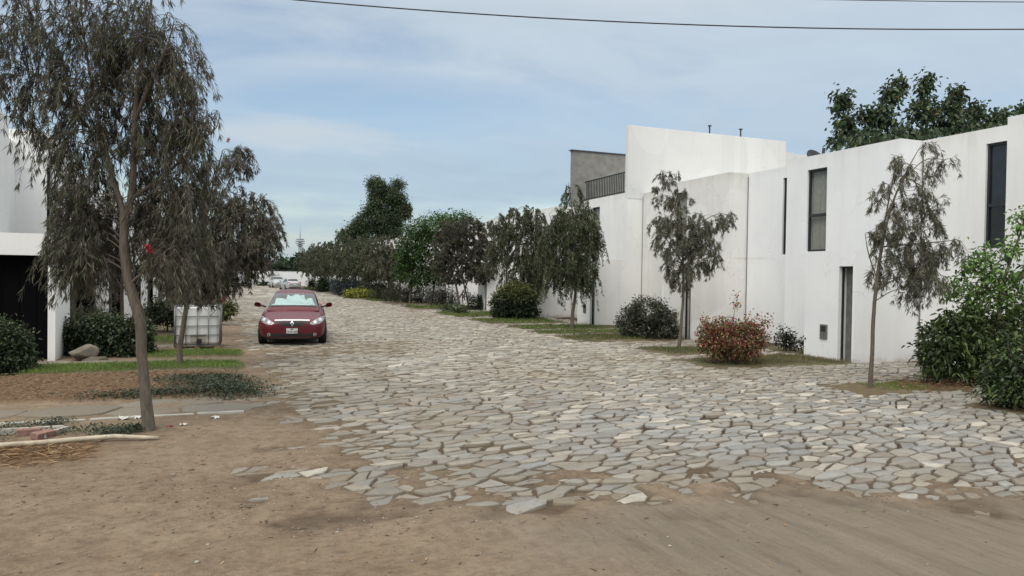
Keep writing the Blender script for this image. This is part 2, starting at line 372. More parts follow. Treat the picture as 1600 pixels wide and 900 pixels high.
def make_ground():
    def axis(segs):
        out = []
        for a, b, s in segs: out.append(np.arange(a, b, s))
        return np.concatenate(out)
    g = lambda a, b, n: a*np.power(b/a, np.linspace(0, 1, n))
    xs = np.concatenate([-g(700, 14.1, 26), axis([(-14, -4, .3), (-4, 11, .075), (11, 17, .1), (17, 30, .7)]), g(30, 700, 26)])
    ys = np.concatenate([-g(200, 4.1, 14), axis([(-4, 2.6, .3), (2.6, 13, .07), (13, 26, .11), (26, 60, .28), (60, 130, .9)]), g(130, 1500, 26)])
    X, Y = np.meshgrid(xs, ys); x = X.ravel(); y = Y.ravel()
    z = soil_height(x, y)
    z = np.where((np.abs(x) > 35) | (y > 150), -.02, z)
    nx, ny = len(xs), len(ys)
    idx = np.arange(nx*ny).reshape(ny, nx)
    F = np.stack([idx[:-1, :-1], idx[:-1, 1:], idx[1:, 1:], idx[1:, :-1]], -1).reshape(-1, 4)
    mulch = np.zeros_like(x); green = np.zeros_like(x); dry = np.zeros_like(x)
    for r in BEDS + LBEDS:
        m = rectmask(x, y, r)
        if r[4] == 'mulch': mulch = np.maximum(mulch, m)
        elif r[4] in ('green', 'grass', 'yellow'): green = np.maximum(green, m)
        elif r[4] == 'dry': mulch = np.maximum(mulch, m*.45); green = np.maximum(green, m*.5); dry = np.maximum(dry, m)
        else: green = np.maximum(green, m*.6)
    straw = np.exp(-(((x+1.9)/.75)**2 + ((y-8.75)/.42)**2)**1.2)
    mulch = np.maximum(mulch, straw*.9)
    sand = sstep(.5, -.5, y-front_line(x))*sstep(1.2, 3.6, x + (fbm(x*.6, y*.6, 77)-.5)*3)
    col = np.stack([mulch, sand, green], -1)
    m, nt, bs = new_mat('dirt_ground')
    p = geo_pos(nt)
    at = N(nt, 'ShaderNodeAttribute', attribute_name='col'); sp = N(nt, 'ShaderNodeSeparateColor'); nt.links.new(at.outputs['Color'], sp.inputs[0])
    n1 = noise(nt, .8, 6, .65, p); n2 = noise(nt, 7, 7, .7, p); n3 = noise(nt, 45, 4, .7, p); n4 = noise(nt, 150, 3, .7, p)
    c = ramp(nt, n1, [(.3, (.188, .140, .092)), (.5, (.242, .185, .126)), (.7, (.292, .23, .162))])
    c = mix(nt, ramp(nt, n2, [(.35, (.6,)*3), (.55, (0,)*3)]), c, (.115, .082, .056))
    c = mix(nt, ramp(nt, n3, [(.56, (0,)*3), (.72, (.5,)*3)]), c, (.31, .255, .195))
    c = mix(nt, ramp(nt, n4, [(.30, (.55,)*3), (.44, (0,)*3)]), c, (.08, .058, .04))
    c = mix(nt, ramp(nt, noise(nt, 15, 6, .75, mapping(nt, p, (1, 1.6, 1)), .8), [(.52, (0,)*3), (.66, (.6,)*3)]), c, (.10, .071, .046))
    c = mix(nt, ramp(nt, noise(nt, 5, 6, .7, mapping(nt, p, (1, 2.0, 1)), 1.2), [(.5, (0,)*3), (.68, (.5,)*3)]), c, (.30, .245, .18))
    sandv = mapping(nt, p, (1, .12, 1), (0, 0, -YAW*-1.15))
    s1 = math_(nt, 'ADD', math_(nt, 'MULTIPLY', noise(nt, 7, 5, .7, sandv), .55), math_(nt, 'MULTIPLY', noise(nt, 26, 5, .75, mapping(nt, p, (1, .07, 1), (0, 0, YAW*1.25))), .45))
    sc = ramp(nt, s1, [(.3, (.13, .108, .08)), (.5, (.195, .166, .128)), (.7, (.25, .215, .168))])
    c = mix(nt, math_(nt, 'MULTIPLY', sp.outputs[1], .85), c, sc)
    jt = N(nt, 'ShaderNodeAttribute', attribute_name='joint')
    c = mix(nt, math_(nt, 'MULTIPLY', jt.outputs['Fac'], .95), c, ramp(nt, n2, [(.3, (.040, .027, .018)), (.7, (.088, .062, .042))]))
    mc = ramp(nt, noise(nt, 24, 5, .8, mapping(nt, p, (1, 2.2, 1))), [(.3, (.055, .035, .022)), (.5, (.16, .097, .055)), (.7, (.27, .175, .105))])
    c = mix(nt, math_(nt, 'MULTIPLY', sp.outputs[0], math_(nt, 'ADD', n2, .42, True)), c, mc)
    gc = ramp(nt, n2, [(.35, (.045, .045, .022)), (.6, (.085, .09, .04)), (.75, (.15, .125, .075))])
    c = mix(nt, math_(nt, 'MULTIPLY', sp.outputs[2], .85), c, gc)
    nt.links.new(c, bs.inputs['Base Color']); bs.inputs['Roughness'].default_value = .95; bs.inputs['Specular IOR Level'].default_value = .15
    h = math_(nt, 'ADD', math_(nt, 'MULTIPLY', n2, 1.0), math_(nt, 'MULTIPLY', n3, .35))
    h = math_(nt, 'ADD', h, math_(nt, 'MULTIPLY', math_(nt, 'MULTIPLY', s1, sp.outputs[1]), .8))
    bump(nt, bs, h, .9, .04)
    me = mesh_np('ground', np.stack([x, y, z], -1), F, m, col)
    jo = (1-cover(x, y))*sstep(0, .4, x)*(x < 16.4)*(y > 3)*(1-np.clip(mulch+green, 0, 1)); ja = me.attributes.new('joint', 'FLOAT', 'POINT'); ja.data.foreach_set('value', jo.astype(np.float32))
    tag(link('ground', me, smooth=True), kind='structure')
make_ground()

# ------------------------------------------------------------------ crazy paving
def voronoi_cells(pts, gapf, reach):
    cs = reach; grid = {}
    for i, p in enumerate(pts): grid.setdefault((int(p[0]//cs), int(p[1]//cs)), []).append(i)
    out = []
    for i, (px, py) in enumerate(pts):
        g = gapf(px, py); R = reach*1.3
        poly = [(px-R, py-R), (px+R, py-R), (px+R, py+R), (px-R, py+R)]
        gx, gy = int(px//cs), int(py//cs); nb = []
        for a in (-2, -1, 0, 1, 2):
            for b in (-2, -1, 0, 1, 2):
                for j in grid.get((gx+a, gy+b), ()):
                    if j != i:
                        dx = pts[j][0]-px; dy = pts[j][1]-py; nb.append((dx*dx+dy*dy, dx, dy))
        nb.sort()
        for d2, dx, dy in nb[:16]:
            d = math.sqrt(d2); nx, ny = dx/d, dy/d; lim = d/2-g
            new = []; k = len(poly)
            for q in range(k):
                ax, ay = poly[q]; bx, by = poly[(q+1) % k]
                da = (ax-px)*nx+(ay-py)*ny-lim; db = (bx-px)*nx+(by-py)*ny-lim
                if da <= 0: new.append((ax, ay))
                if (da < 0 < db) or (db < 0 < da):
                    t = da/(da-db); new.append((ax+(bx-ax)*t, ay+(by-ay)*t))
            poly = new
            if len(poly) < 3: break
        out.append(poly if len(poly) >= 3 else None)
    return out
def dart(x0, x1, y0, y1, r0, r1, ok, seed, aniso=1.0):
    rng = random.Random(seed); pts = []; cell = r1; grid = {}
    n = int((x1-x0)*(y1-y0)/(r0*r0)*3.2)
    for _ in range(n):
        x = rng.uniform(x0, x1); y = rng.uniform(y0, y1)
        if not ok(x, y): continue
        r = r0 + (r1-r0)*rng.random()**1.6
        gx, gy = int(x//cell), int(y//cell); bad = False
        for a in (-1, 0, 1):
            for b in (-1, 0, 1):
                for (qx, qy, qr) in grid.get((gx+a, gy+b), ()):
                    dx, dy = qx-x, (qy-y)*aniso
                    if dx*dx+dy*dy < (.5*(r+qr))**2: bad = True; break
                if bad: break
            if bad: break
        if not bad:
            grid.setdefault((gx, gy), []).append((x, y, r)); pts.append((x, y))
    return pts
def in_bed(x, y, pad=0.0):
    for r in BEDS:
        if r[0]+pad < x < r[1]-pad and r[2]+pad < y < r[3]-pad: return True
    return False
def paved(x, y):
    if y < 5.95 - .30*(x-1.6) - .15: return False
    if x > 16.25: return False
    if x > 10.5:
        if y > 60 or in_bed(x, y, .12): return False
        if x > 14.2 and y > 13.2: return False
        if y < 6.2 and x > 13: return False
    return True
def area(p): return sum(p[i][0]*p[(i+1) % len(p)][1]-p[(i+1) % len(p)][0]*p[i][1] for i in range(len(p)))/2
def cut(poly, cx, cy, an, g):
    out = []
    for sgn in (1, -1):
        nx, ny = math.cos(an)*sgn, math.sin(an)*sgn; new = []
        for i in range(len(poly)):
            a, b = poly[i], poly[(i+1) % len(poly)]; da = (a[0]-cx)*nx+(a[1]-cy)*ny+g; db = (b[0]-cx)*nx+(b[1]-cy)*ny+g
            if da <= 0: new.append(a)
            if (da < 0 < db) or (db < 0 < da): t = da/(da-db); new.append((a[0]+(b[0]-a[0])*t, a[1]+(b[1]-a[1])*t))
        if len(new) >= 3: out.append(new)
    return out
def paved_pad(x, y): return .15 < x < 16.3 and 2.5 < y < 60 and paved(x, y)
def polys_mesh(name, polys, mat, rng, ztop=(.022, .044), tilt=.022, bev=.009, palette=None, zfun=None, dusty=True):
    V = []; F = []; S = []; C = []; n0 = 0
    qx = np.array([sum(p[0] for p in q)/len(q) for q in polys]); qy = np.array([sum(p[1] for p in q)/len(q) for q in polys])
    CV = np.clip(cover(qx, qy)*1.1 + .35*np.exp(-np.maximum(0, qy-front_line(qx))/.8) + 1.0*np.maximum(0, fbm(qx*.7, qy*.7, 37)-.44) + np.where(qx < 3.0, .18, 0), 0, 1)*sstep(40, 16, qy)
    for pi, poly in enumerate(polys):
        k = len(poly); cx = sum(p[0] for p in poly)/k; cy = sum(p[1] for p in poly)/k
        # drop near-duplicate corners, jitter
        q = []
        for p in poly:
            if not q or math.hypot(p[0]-q[-1][0], p[1]-q[-1][1]) > .035: q.append(p)
        if len(q) > 3 and math.hypot(q[0][0]-q[-1][0], q[0][1]-q[-1][1]) < .035: q.pop()
        if len(q) < 3: continue
        near = cy < 24
        if near:                       # split the long edges so that the outline is not ruler straight
            w = []
            for i, p in enumerate(q):
                p2 = q[(i+1) % len(q)]; w.append((p[0]+rng.uniform(-.012, .012), p[1]+rng.uniform(-.012, .012)))
                L = math.hypot(p2[0]-p[0], p2[1]-p[1])
                m = 2 if L > .3 else (1 if L > .13 else 0)
                for t in range(m):
                    f = (t+1)/(m+1); nx, ny = (p2[1]-p[1])/L, -(p2[0]-p[0])/L; o = rng.uniform(-.016, .010)
                    w.append((p[0]+(p2[0]-p[0])*f+nx*o, p[1]+(p2[1]-p[1])*f+ny*o))
            q = w
        k = len(q); z0 = rng.uniform(*ztop) + (zfun(cx, cy) if zfun else 0); tl = tilt*(.45 if cy < 8.5 else 1); tx = rng.gauss(0, tl); ty = rng.gauss(0, tl)
        c = palette(cx, cy)
        if dusty: cv = CV[pi]*rng.uniform(.25, 1.0); c = tuple(a*(1-cv)+b*cv for a, b in zip(c, (.205, .168, .124)))
        dust = (.175, .143, .105); de = .25 + .5*rng.random()**1.5
        for (s, dz) in ((1.0, -.07), (1.0, -.006), (None, 0)):
            cc = tuple(a*(1-de)+b*de for a, b in zip(c, dust)) if s else tuple(a*(1-de*.25)+b*de*.25 for a, b in zip(c, dust))
            for p in q:
                dx, dy = p[0]-cx, p[1]-cy; L = math.hypot(dx, dy) or 1
                f = 1.0 if s else max(.3, 1-bev*rng.uniform(.5, 2.4)/L)
                V.append((cx+dx*f, cy+dy*f, z0+dz+dx*tx+dy*ty)); jv = rng.uniform(.92, 1.08); C.append(tuple(a*jv for a in cc))
        for ring in (0, 1):
            for i in range(k):
                j = (i+1) % k; F += [n0+ring*k+i, n0+ring*k+j, n0+(ring+1)*k+j, n0+(ring+1)*k+i]; S.append(4)
        F += [n0+2*k+i for i in range(k)]; S.append(k)
        n0 += 3*k
    return mesh_np(name, np.array(V), np.array(F), mat, np.array(C), np.array(S, np.int32))
def stone_mat():
    m, nt, bs = new_mat('flagstone')
    p = geo_pos(nt); at = N(nt, 'ShaderNodeAttribute', attribute_name='col')
    n1 = noise(nt, 3.2, 6, .65, p, .4); n2 = noise(nt, 18, 7, .75, p); n3 = noise(nt, 70, 4, .7, p); n0 = noise(nt, .45, 4, .6, p)
    c = mix(nt, .75, at.outputs['Color'], ramp(nt, n2, [(.25, (.62,)*3), (.5, (1.0,)*3), (.75, (1.22, 1.2, 1.16))]), 'MULTIPLY')
    dust = math_(nt, 'MULTIPLY', ramp(nt, n1, [(.36, (0,)*3), (.64, (1,)*3)]), ramp(nt, n0, [(.35, (.35,)*3), (.65, (.9,)*3)]))
    c = mix(nt, math_(nt, 'MULTIPLY', dust, .72), c, (.19, .155, .113))
    nt.links.new(c, bs.inputs['Base Color']); bs.inputs['Roughness'].default_value = .82; bs.inputs['Specular IOR Level'].default_value = .25
    h = math_(nt, 'ADD', math_(nt, 'MULTIPLY', n2, 1), math_(nt, 'MULTIPLY', n3, .35)); bump(nt, bs, h, .5, .02)
    return m
M['stone'] = stone_mat()
def stone_colour(rng):
    def f(x, y):
        t = rng.random(); v = rng.uniform(.78, 1.12)
        g = sstep(15, 8.5, y) * .8            # the nearer stones are the greyer ones
        if t < .45: c = (.385-.095*g, .376-.072*g, .340-.042*g)
        elif t < .60: c = (.310-.065*g, .308-.040*g, .288-.012*g)
        elif t < .84: c = (.430-.07*g, .405-.055*g, .345-.03*g)
        elif t < .94: c = (.54, .515, .455)
        else: c = (.225, .21, .182)
        return tuple(q*v for q in c)
    return f
def make_paving():
    rng = random.Random(5)
    AN = 1.85                         # stones lie with their long side across the street
    def turn(x, y): return x*.955 + y*.297, -x*.297 + y*.955
    def back(u, v): return u*.955 - v*.297, u*.297 + v*.955
    pts = dart(.0, 34, -3, 116, .165, .52, lambda u, v: paved_pad(*back(u, v/AN)), 3)
    polys = voronoi_cells(pts, lambda x, y: .009 + .030*rng.random()**1.8 + (.010 if y > 30 else 0), .7)
    polys = [[back(u, v/AN) for u, v in p] if p else None for p in polys]
    far = dart(.3, 10.5, 60, 120.6, .55, 1.0, lambda x, y: True, 4)
    polys += voronoi_cells(far, lambda x, y: rng.uniform(.02, .04), 1.2)
    keep = []
    for p in polys:
        if p is None: continue
        a = abs(sum(p[i][0]*p[(i+1) % len(p)][1]-p[(i+1) % len(p)][0]*p[i][1] for i in range(len(p))))/2
        if a < .008 or a > 1.4 or rng.random() < .012: continue
        cx = sum(q[0] for q in p)/len(p); cy = sum(q[1] for q in p)/len(p)
        if cy < 60 and a > .50: continue
        if max(q[0] for q in p) > 16.35: continue
        if cy < 12 and 5.95-.30*(cx-1.6)+.25*math.sin(cx*1.7)+.2*math.sin(cx*3.9+1)-cy > (.12 if a < .12 else -.05) or (cy < 7.5 and a > .16): continue
        if cy < 60:
            parts = [p]
            if a > .06 and rng.random() < .40: parts = cut(p, cx+rng.gauss(0, .05), cy+rng.gauss(0, .04), rng.uniform(0, 3.14), .012)
            for q in parts:
                while len(q) > 3 and rng.random() < .30:          # knock a corner off
                    i = rng.randrange(len(q)); v = q[i]; u, w = q[i-1], q[(i+1) % len(q)]; f, g = rng.uniform(.15, .5), rng.uniform(.15, .5)
                    q = q[:i] + [(v[0]+(u[0]-v[0])*f, v[1]+(u[1]-v[1])*f), (v[0]+(w[0]-v[0])*g, v[1]+(w[1]-v[1])*g)] + q[i+1:]
                    if rng.random() < .45: break
                if len(q) >= 3 and abs(area(q)) > .007: keep.append(q)
        else: keep.append(p)
    tag(link('paved_road', polys_mesh('paved_road', keep, M['stone'], rng, palette=stone_colour(rng))), kind='structure')
    # paths of slabs to the houses on the left
    for (y0, y1, x0, x1) in ((10.85, 12.05, -9, .45), (16.9, 17.6, -3.4, .4), (19.9, 21.0, -3.2, .3)):
        q = dart(x0, x1, y0, y1, .5, .95, lambda x, y: True, int(y0*10))
        # guard points keep the slabs inside the strip
        gd = [(x, y0-.28) for x in np.arange(x0, x1, .3)] + [(x, y1+.28) for x in np.arange(x0, x1, .3)]
        cells = voronoi_cells(q+gd, lambda x, y: .012, 1.2)[:len(q)]
        cells = [c for c in cells if c and max(v[0] for v in c) < x1+.35]
        zf = (lambda x, y: .046 + .010*rng.random()) if y0 > 12 else (lambda x, y: .022 + .014*rng.random())
        tag(link('path', polys_mesh('path', cells, M['stone'], rng, (.03, .042), .008, palette=(lambda f: (lambda x, y: tuple(q*.78 for q in f(x, y))))(stone_colour(rng)), zfun=zf)), kind='structure')
    # pale kerb slabs at the edges of beds
    k = []
    for i in range(14):
        x0 = -8.6 + i*.64; k.append([(x0, 10.72), (x0+.6, 10.72), (x0+.6, 10.8), (x0, 10.8)])
    tag(link('kerb', polys_mesh('kerb', k, M['concrete'], rng, (.055, .065), .01, .006, palette=lambda x, y: (.36, .33, .285), zfun=lambda x, y: .012)), kind='structure')
make_paving()
# ------------------------------------------------------------------ houses
def panel(mb, o, u, W, H, holes, n, depth):
    """vertical wall sheet from o along u with rectangular openings (u0,u1,z0,z1); reveals go back along -n"""
    o = np.array(o, float); u = np.array(u, float); n = np.array(n, float)
    us = sorted({0, W, *[h[0] for h in holes], *[h[1] for h in holes]}); zs = sorted({0, H, *[h[2] for h in holes], *[h[3] for h in holes]})
    P = lambda a, z, d=0: tuple(o+u*a+UP*z-n*d)
    for i in range(len(us)-1):
        for j in range(len(zs)-1):
            cu, cz = (us[i]+us[i+1])/2, (zs[j]+zs[j+1])/2
            if any(h[0] < cu < h[1] and h[2] < cz < h[3] for h in holes): continue
            mb.add([P(us[i], zs[j]), P(us[i+1], zs[j]), P(us[i+1], zs[j+1]), P(us[i], zs[j+1])], [(0, 1, 2, 3)])
    for a0, a1, z0, z1 in holes:
        for q in (((a0, z0), (a0, z1)), ((a1, z1), (a1, z0)), ((a0, z1), (a1, z1)), ((a1, z0), (a0, z0))):
            (a, z), (b, y) = q; mb.add([P(a, z), P(b, y), P(b, y, depth), P(a, z, depth)], [(0, 1, 2, 3)])
PITCH = 6.55
def window(root, o, u, n, w, h, z0, rail=None, curtain=True, dep=.10, name='window'):
    """window set back in its opening: frame with pane and curtain as sub-parts; o is the lower corner on the wall plane"""
    o = np.array(o, float); u = np.array(u, float); n = np.array(n, float)
    def bar(mb, a0, a1, b0, b1, d0, d1):
        P = lambda a, z, d: tuple(o+u*a+UP*(z0+z)-n*d)
        mb.add([P(a0,b0,d0),P(a1,b0,d0),P(a1,b1,d0),P(a0,b1,d0),P(a0,b0,d1),P(a1,b0,d1),P(a1,b1,d1),P(a0,b1,d1)],
               [(0,1,2,3),(7,6,5,4),(0,4,5,1),(1,5,6,2),(2,6,7,3),(3,7,4,0)])
    f = MB(); t = .055; d0, d1 = dep-.045, dep+.02
    bar(f, .004, t, .004, h-.004, d0, d1); bar(f, w-t, w-.004, .004, h-.004, d0, d1)
    bar(f, t, w-t, .004, t, d0, d1); bar(f, t, w-t, h-t, h-.004, d0, d1)
    if rail: bar(f, t, w-t, rail-.04, rail+.04, d0-.004, d1)
    fr = f.build(name, M['frame'], root)
    g = MB(); Pg = lambda a, z: tuple(o+u*a+UP*(z0+z)-n*dep); g.add([Pg(t, t), Pg(w-t, t), Pg(w-t, h-t), Pg(t, h-t)], [(0, 1, 2, 3)])
    g.build('pane', M['window_clear'] if curtain else M['glass'], fr)
    if curtain:
        c = MB(); k = 36; vs = []; fs = []
        for i in range(k+1):
            a = t+.01+(w-2*t-.02)*i/k; d = dep+.09+.025*math.sin(i*1.9)+.012*math.sin(i*.7)
            for z in (t, h-t): vs.append(tuple(o+u*a+UP*(z0+z)-n*d))
        for i in range(k): fs.append((2*i, 2*i+2, 2*i+3, 2*i+1))
        c.add(vs, fs); c.build('curtain', M['curtain'], fr, smooth=True)
        b = MB(); bar(b, -.02, w+.02, -.02, h+.02, dep+.16, dep+.17); b.build('backing', M['black'], fr)
    return fr
def house(right, y0, label, group=None, recess=True, terrace=False, block=3.9, unlit_gateway=False, detail=True, mat=None, top=5.57, name='row_house'):
    """one row house; local x = distance back from the entrance front, local y along the street, mirrored for the left row"""
    s = 1 if right else -1; x0 = 14.25 if right else -3.25
    root = empty(name, (x0, y0, 0), 0, label, 'house', group)
    X = lambda d: s*d
    out = np.array([-s, 0, 0.0]); mat = mat or M['wall']; H = top; E = 1.40; R = 2.15; back = 9.8; L = PITCH-.03
    w = MB()
    fw = [(2.35, 3.08, 2.84, 5.18)] if right else [(.1, .82, 2.9, 5.05)]
    panel(w, (X(E), 0, 0), (0, 1, 0), block, H, fw, out, .3)
    rw = [(.12, .99, 2.82, 5.22)] if right else []
    panel(w, (X(R), block, 0), (0, 1, 0), L-block, H, rw, out, .3)
    # side, step, roof, back
    B4 = lambda *p: w.add(p, [(0, 1, 2, 3)])
    B4((X(E), 0, 0), (X(back), 0, 0), (X(back), 0, H), (X(E), 0, H))
    B4((X(E), block, 0), (X(R), block, 0), (X(R), block, H), (X(E), block, H))
    B4((X(R), L, 0), (X(back), L, 0), (X(back), L, H), (X(R), L, H))
    B4((X(back), 0, 0), (X(back), L, 0), (X(back), L, H), (X(back), 0, H))
    par = .18   # parapet with the roof slab lower inside
    z1 = H-.35
    B4((X(E), 0, H), (X(E), block, H), (X(E+par), block-par, H), (X(E+par), par, H))
    B4((X(E), 0, H), (X(E+par), par, H), (X(back), par, H), (X(back), 0, H))
    B4((X(E+par), par, H), (X(E+par), block-par, H), (X(E+par), block-par, z1), (X(E+par), par, z1))
    B4((X(E), block, H), (X(R), block, H), (X(R+par), block-par, H), (X(E+par), block-par, H))
    B4((X(R), block, H), (X(R), L, H), (X(R+par), L-par, H), (X(R+par), block-par, H))
    B4((X(R+par), block-par, H), (X(R+par), L-par, H), (X(R+par), L-par, z1), (X(R+par), block-par, z1))
    B4((X(R), L, H), (X(back), L, H), (X(back), L-par, H), (X(R+par), L-par, H))
    B4((X(E+par), par, z1), (X(back), par, z1), (X(back), block-par, z1), (X(E+par), block-par, z1))
    B4((X(R+par), block-par+.001, z1), (X(back), block-par+.001, z1), (X(back), L-par, z1), (X(R+par), L-par, z1))
    # entrance block
    EH = 2.75; EW = 1.62
    if right:
        panel(w, (X(0), .0, 0), (0, 1, 0), EW, EH, [(.07, .50, 0, 2.37)], out, .34)
        panel(w, (X(0), 0, 0), (s, 0, 0), E, EH, [], np.array([0, -1., 0]), .3)
    else:
        panel(w, (X(0), .0, 0), (0, 1, 0), EW, EH, [], out, .3)
        panel(w, (X(0), 0, 0), (s, 0, 0), 3.2, EH, [(.14, 2.3, 0, 2.29)], np.array([0, -1., 0]), .38)
    B4((X(0), EW, 0), (X(E), EW, 0), (X(E), EW, EH), (X(0), EW, EH))
    er = MB(); er.box(min(X(.02), X(E-.005)), max(X(.02), X(E-.005)), .02, EW-.02, EH-.06, EH-.008); er.build('entrance_roof', M['roofing'], root)  # grey top put in to cut bounce onto the wall above
    w.build('wall', mat, root)
    jn = MB(); jn.box(min(X(R-.006), X(R+.03)), max(X(R-.006), X(R+.03)), L-.022, L+.010, .02, H-.12); jn.build('wall_joint', M['joint'], root)
    if right:
        d = MB(); d.box(min(X(.25), X(.30)), max(X(.25), X(.30)), .075, .495, .01, 2.365)
        dr = d.build('door', M['door_grey'], root)
        h = MB(); h.box(min(X(.20), X(.25)), max(X(.20), X(.25)), .13, .155, .9, 1.25); h.build('handle', M['steel'], dr)
        f = MB()
        for a, b in ((.072, .10), (.47, .498)): f.box(min(X(.10), X(.16)), max(X(.10), X(.16)), a, b, 0.01, 2.368)
        f.box(min(X(.10), X(.16)), max(X(.10), X(.16)), .10, .47, 2.33, 2.368); f.build('door_frame', M['frame'], root)
        m = MB(); m.box(min(X(-.03), X(.01)), max(X(-.03), X(.01)), .83, 1.06, .53, .90); mo = m.build('meter_box', M['meter'], root, bevel=.006)
        q = MB(); q.box(min(X(-.036), X(-.03)), max(X(-.036), X(-.03)), .87, 1.02, .72, .86); q.build('meter_window', M['glass'], mo)
        window(root, (X(E), 2.35, 0), (0, 1, 0), out, .73, 2.34, 2.84, 1.03, True)
        window(root, (X(R), block+.12, 0), (0, 1, 0), out, .87, 2.40, 2.82, .98, False)
    else:
        g = MB(); g.box(min(X(.145), X(2.295)), max(X(.145), X(2.295)), .345, .375, .005, 2.287)
        for i in range(6): g.box(min(X(.40+i*.31), X(.45+i*.31)), max(X(.42+i*.31), X(.45+i*.31)), .332, .345, .05, 2.25)
        g.build('unlit_gateway', M['pitch_black'], root)
        l = MB(); l.box(min(X(.01), X(.13)), max(X(.01), X(.13)), -.10, 0.0, 2.17, 2.25); l.box(min(X(.035), X(.105)), max(X(.035), X(.105)), -.06, 0, 2.11, 2.17)
        l.build('wall_lamp', M['black'], root)
        window(root, (X(E), .1, 0), (0, 1, 0), out, .72, 2.15, 2.9, .92, False)
        p = MB(); p.tube([(X(-.04), EW+.12, 0), (X(-.04), EW+.12, 2.7)], .035); p.build('downpipe', M['steel_dark'], root)
    if terrace:
        t = MB()                                             # tall wall on the near side of the roof terrace
        t.box(E-.001, 9.66, -.012, .20, H-.25, 8.36); t.box(9.66, 10.9, .8, 1.0, 4, 8.05)
        t.box(10.9, 15.2, .9, 1.1, 4, 8.02)
        t.build('terrace_wall', M['wall_clean'], root, bevel=.01)
        g = MB(); g.box(E-.62, 6.2, block, block+.2, H-.3, 7.85); gw = g.build('rear_wall', M['wall_grey'], root)
        c = MB(); c.box(E-.70, 6.2, block-.05, block+.25, 7.852, 7.90); c.build('coping', M['steel_dark'], gw)
        r = MB(); xx = E+.06
        r.box(xx-.02, xx+.02, .2, block, H+.85, H+.90); r.box(xx-.02, xx+.02, .2, block, H+.04, H+.08)
        for i in range(int((block-.25)/.15)): r.box(xx-.014, xx+.014, .26+i*.15, .296+i*.15, H-.02, H+.87)
        r.build('railing', M['frame'], root)
        for px_ in (5.9, 7.6):
            v = MB(); v.tube([(px_, .6, 8.0), (px_, .6, 8.82)], .035); v.tube([(px_, .6, 8.82), (px_, .6, 8.86)], .085); v.build('vent_pipe', M['steel_dark'], root)
        a = MB(); a.tube([(.85, block+.9, H-.4), (1.35, block+.25, 7.1)], .04); a.build('leaning_pole', M['steel_dark'], root)
    return root
HG = 'white houses in the far part of the right-hand row'
house(True, 13.3-PITCH, 'nearest white house on the right, tall dark window above the light green tree', block=3.9)
house(True, 13.3, 'white house with grey-curtained upper window and narrow grey door, behind the open bottlebrush sapling', mat=M['wall_bright'])
house(True, 13.3+PITCH, 'white house with stained parapet, between the terrace house and the curtained-window house', mat=M['wall_stained'])
house(True, 13.3+2*PITCH, 'taller white house with dark railed roof terrace, high white wall and grey rear wall', terrace=True)
house(True, 13.3+3*PITCH, 'white house just beyond the railed terrace house, behind the dark clipped round hedge')
for i in range(4, 14):
    house(True, 13.3+i*PITCH, 'white row house mostly hidden by trees on the right, beyond the dark clipped hedge', HG)
house(False, 18, 'white house on the left with black garage opening, lintel slab and small wall lamp', block=2.4, mat=M['wall_left'])
house(False, 24.4, 'white house behind the big bottlebrush tree, tall narrow dark-framed window at its wall corner', block=3.9, top=5.95, mat=M['wall_left'])
for i in range(2, 9):
    house(False, 17.85+i*PITCH, 'white row house on the left, seen only in scraps through the dark tree crowns', 'left row houses hidden by trees')

def end_wall():
    w = MB()
    w.box(-14, 22, 121, 121.25, -.1, 2.35)
    o = w.build('boundary_wall', M['wall'])
    c = MB(); c.box(-14, 22, 120.97, 121.28, 2.352, 2.40); c.build('coping', M['concrete'], o)
    tag(o, 'long low white wall closing off the far end of the street', 'wall')
    p = MB(); p.tube([(4.1, 120.6, 0), (4.1, 120.6, 2.9)], .07, 8); p.tube([(4.1, 120.6, 2.9), (4.1, 120.6, 2.95)], .1, 8)
    tag(p.build('pole', M['steel_dark']), 'thin dark post standing in front of the far white end wall', 'pole')
end_wall()
def tower():
    X, Y = 64.3, 660
    root = empty('tower', (X, Y, 0), 0, 'slender pale tower with round decks and a spike, far beyond the trees', 'tower')
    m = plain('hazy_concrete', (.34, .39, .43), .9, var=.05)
    w = MB(); w.lathe((0, 0, 0), (0, 0, 1), [(0, 2.2), (20, 1.6), (30, 1.3), (30, .01)], 16); w.build('shaft', m, root)
    for z, r in ((26.2, 2.6), (28.0, 3.9), (29.9, 4.0), (31.6, 3.4)):
        d = MB(); d.lathe((0, 0, z), (0, 0, 1), [(0, 0), (0, r*.8), (.25, r), (1.0, r), (1.1, r*.7), (1.1, 0)], 18); d.build('deck', m, root)
    a = MB(); a.lathe((0, 0, 32.6), (0, 0, 1), [(0, .7), (6, .35), (6.01, .2), (13, .08)], 8); a.build('spire', m, root)
tower()
def dish():
    root = empty('satellite_dish', (17.75, 18.2, 5.22), -YAW, 'grey satellite dish seen edge-on on the roof, up and left of the curtained window', 'satellite dish')
    d = MB(); d.lathe((0, 0, .72), (.70, .12, .70), [(-.10+.10*(r/.36)**2, r) for r in (.001, .1, .2, .28, .36)] + [(.0, .37), (-.02, .36)], 28)
    d.build('reflector', M['steel_dark'], root, smooth=True)
    m = MB(); m.tube([(0, 0, 0), (0, 0, .62)], .03); m.tube([(0, 0, .55), (-.06, 0, .66)], .035); m.build('mast', M['steel_dark'], root)
    a = MB(); a.tube([(.10, 0, .50), (.40, 0, .72), (.46, .05, .95)], .012); a.tube([(.44, .05, .93), (.50, .05, 1.0)], .03); a.build('feed_arm', M['steel_dark'], root)
dish()
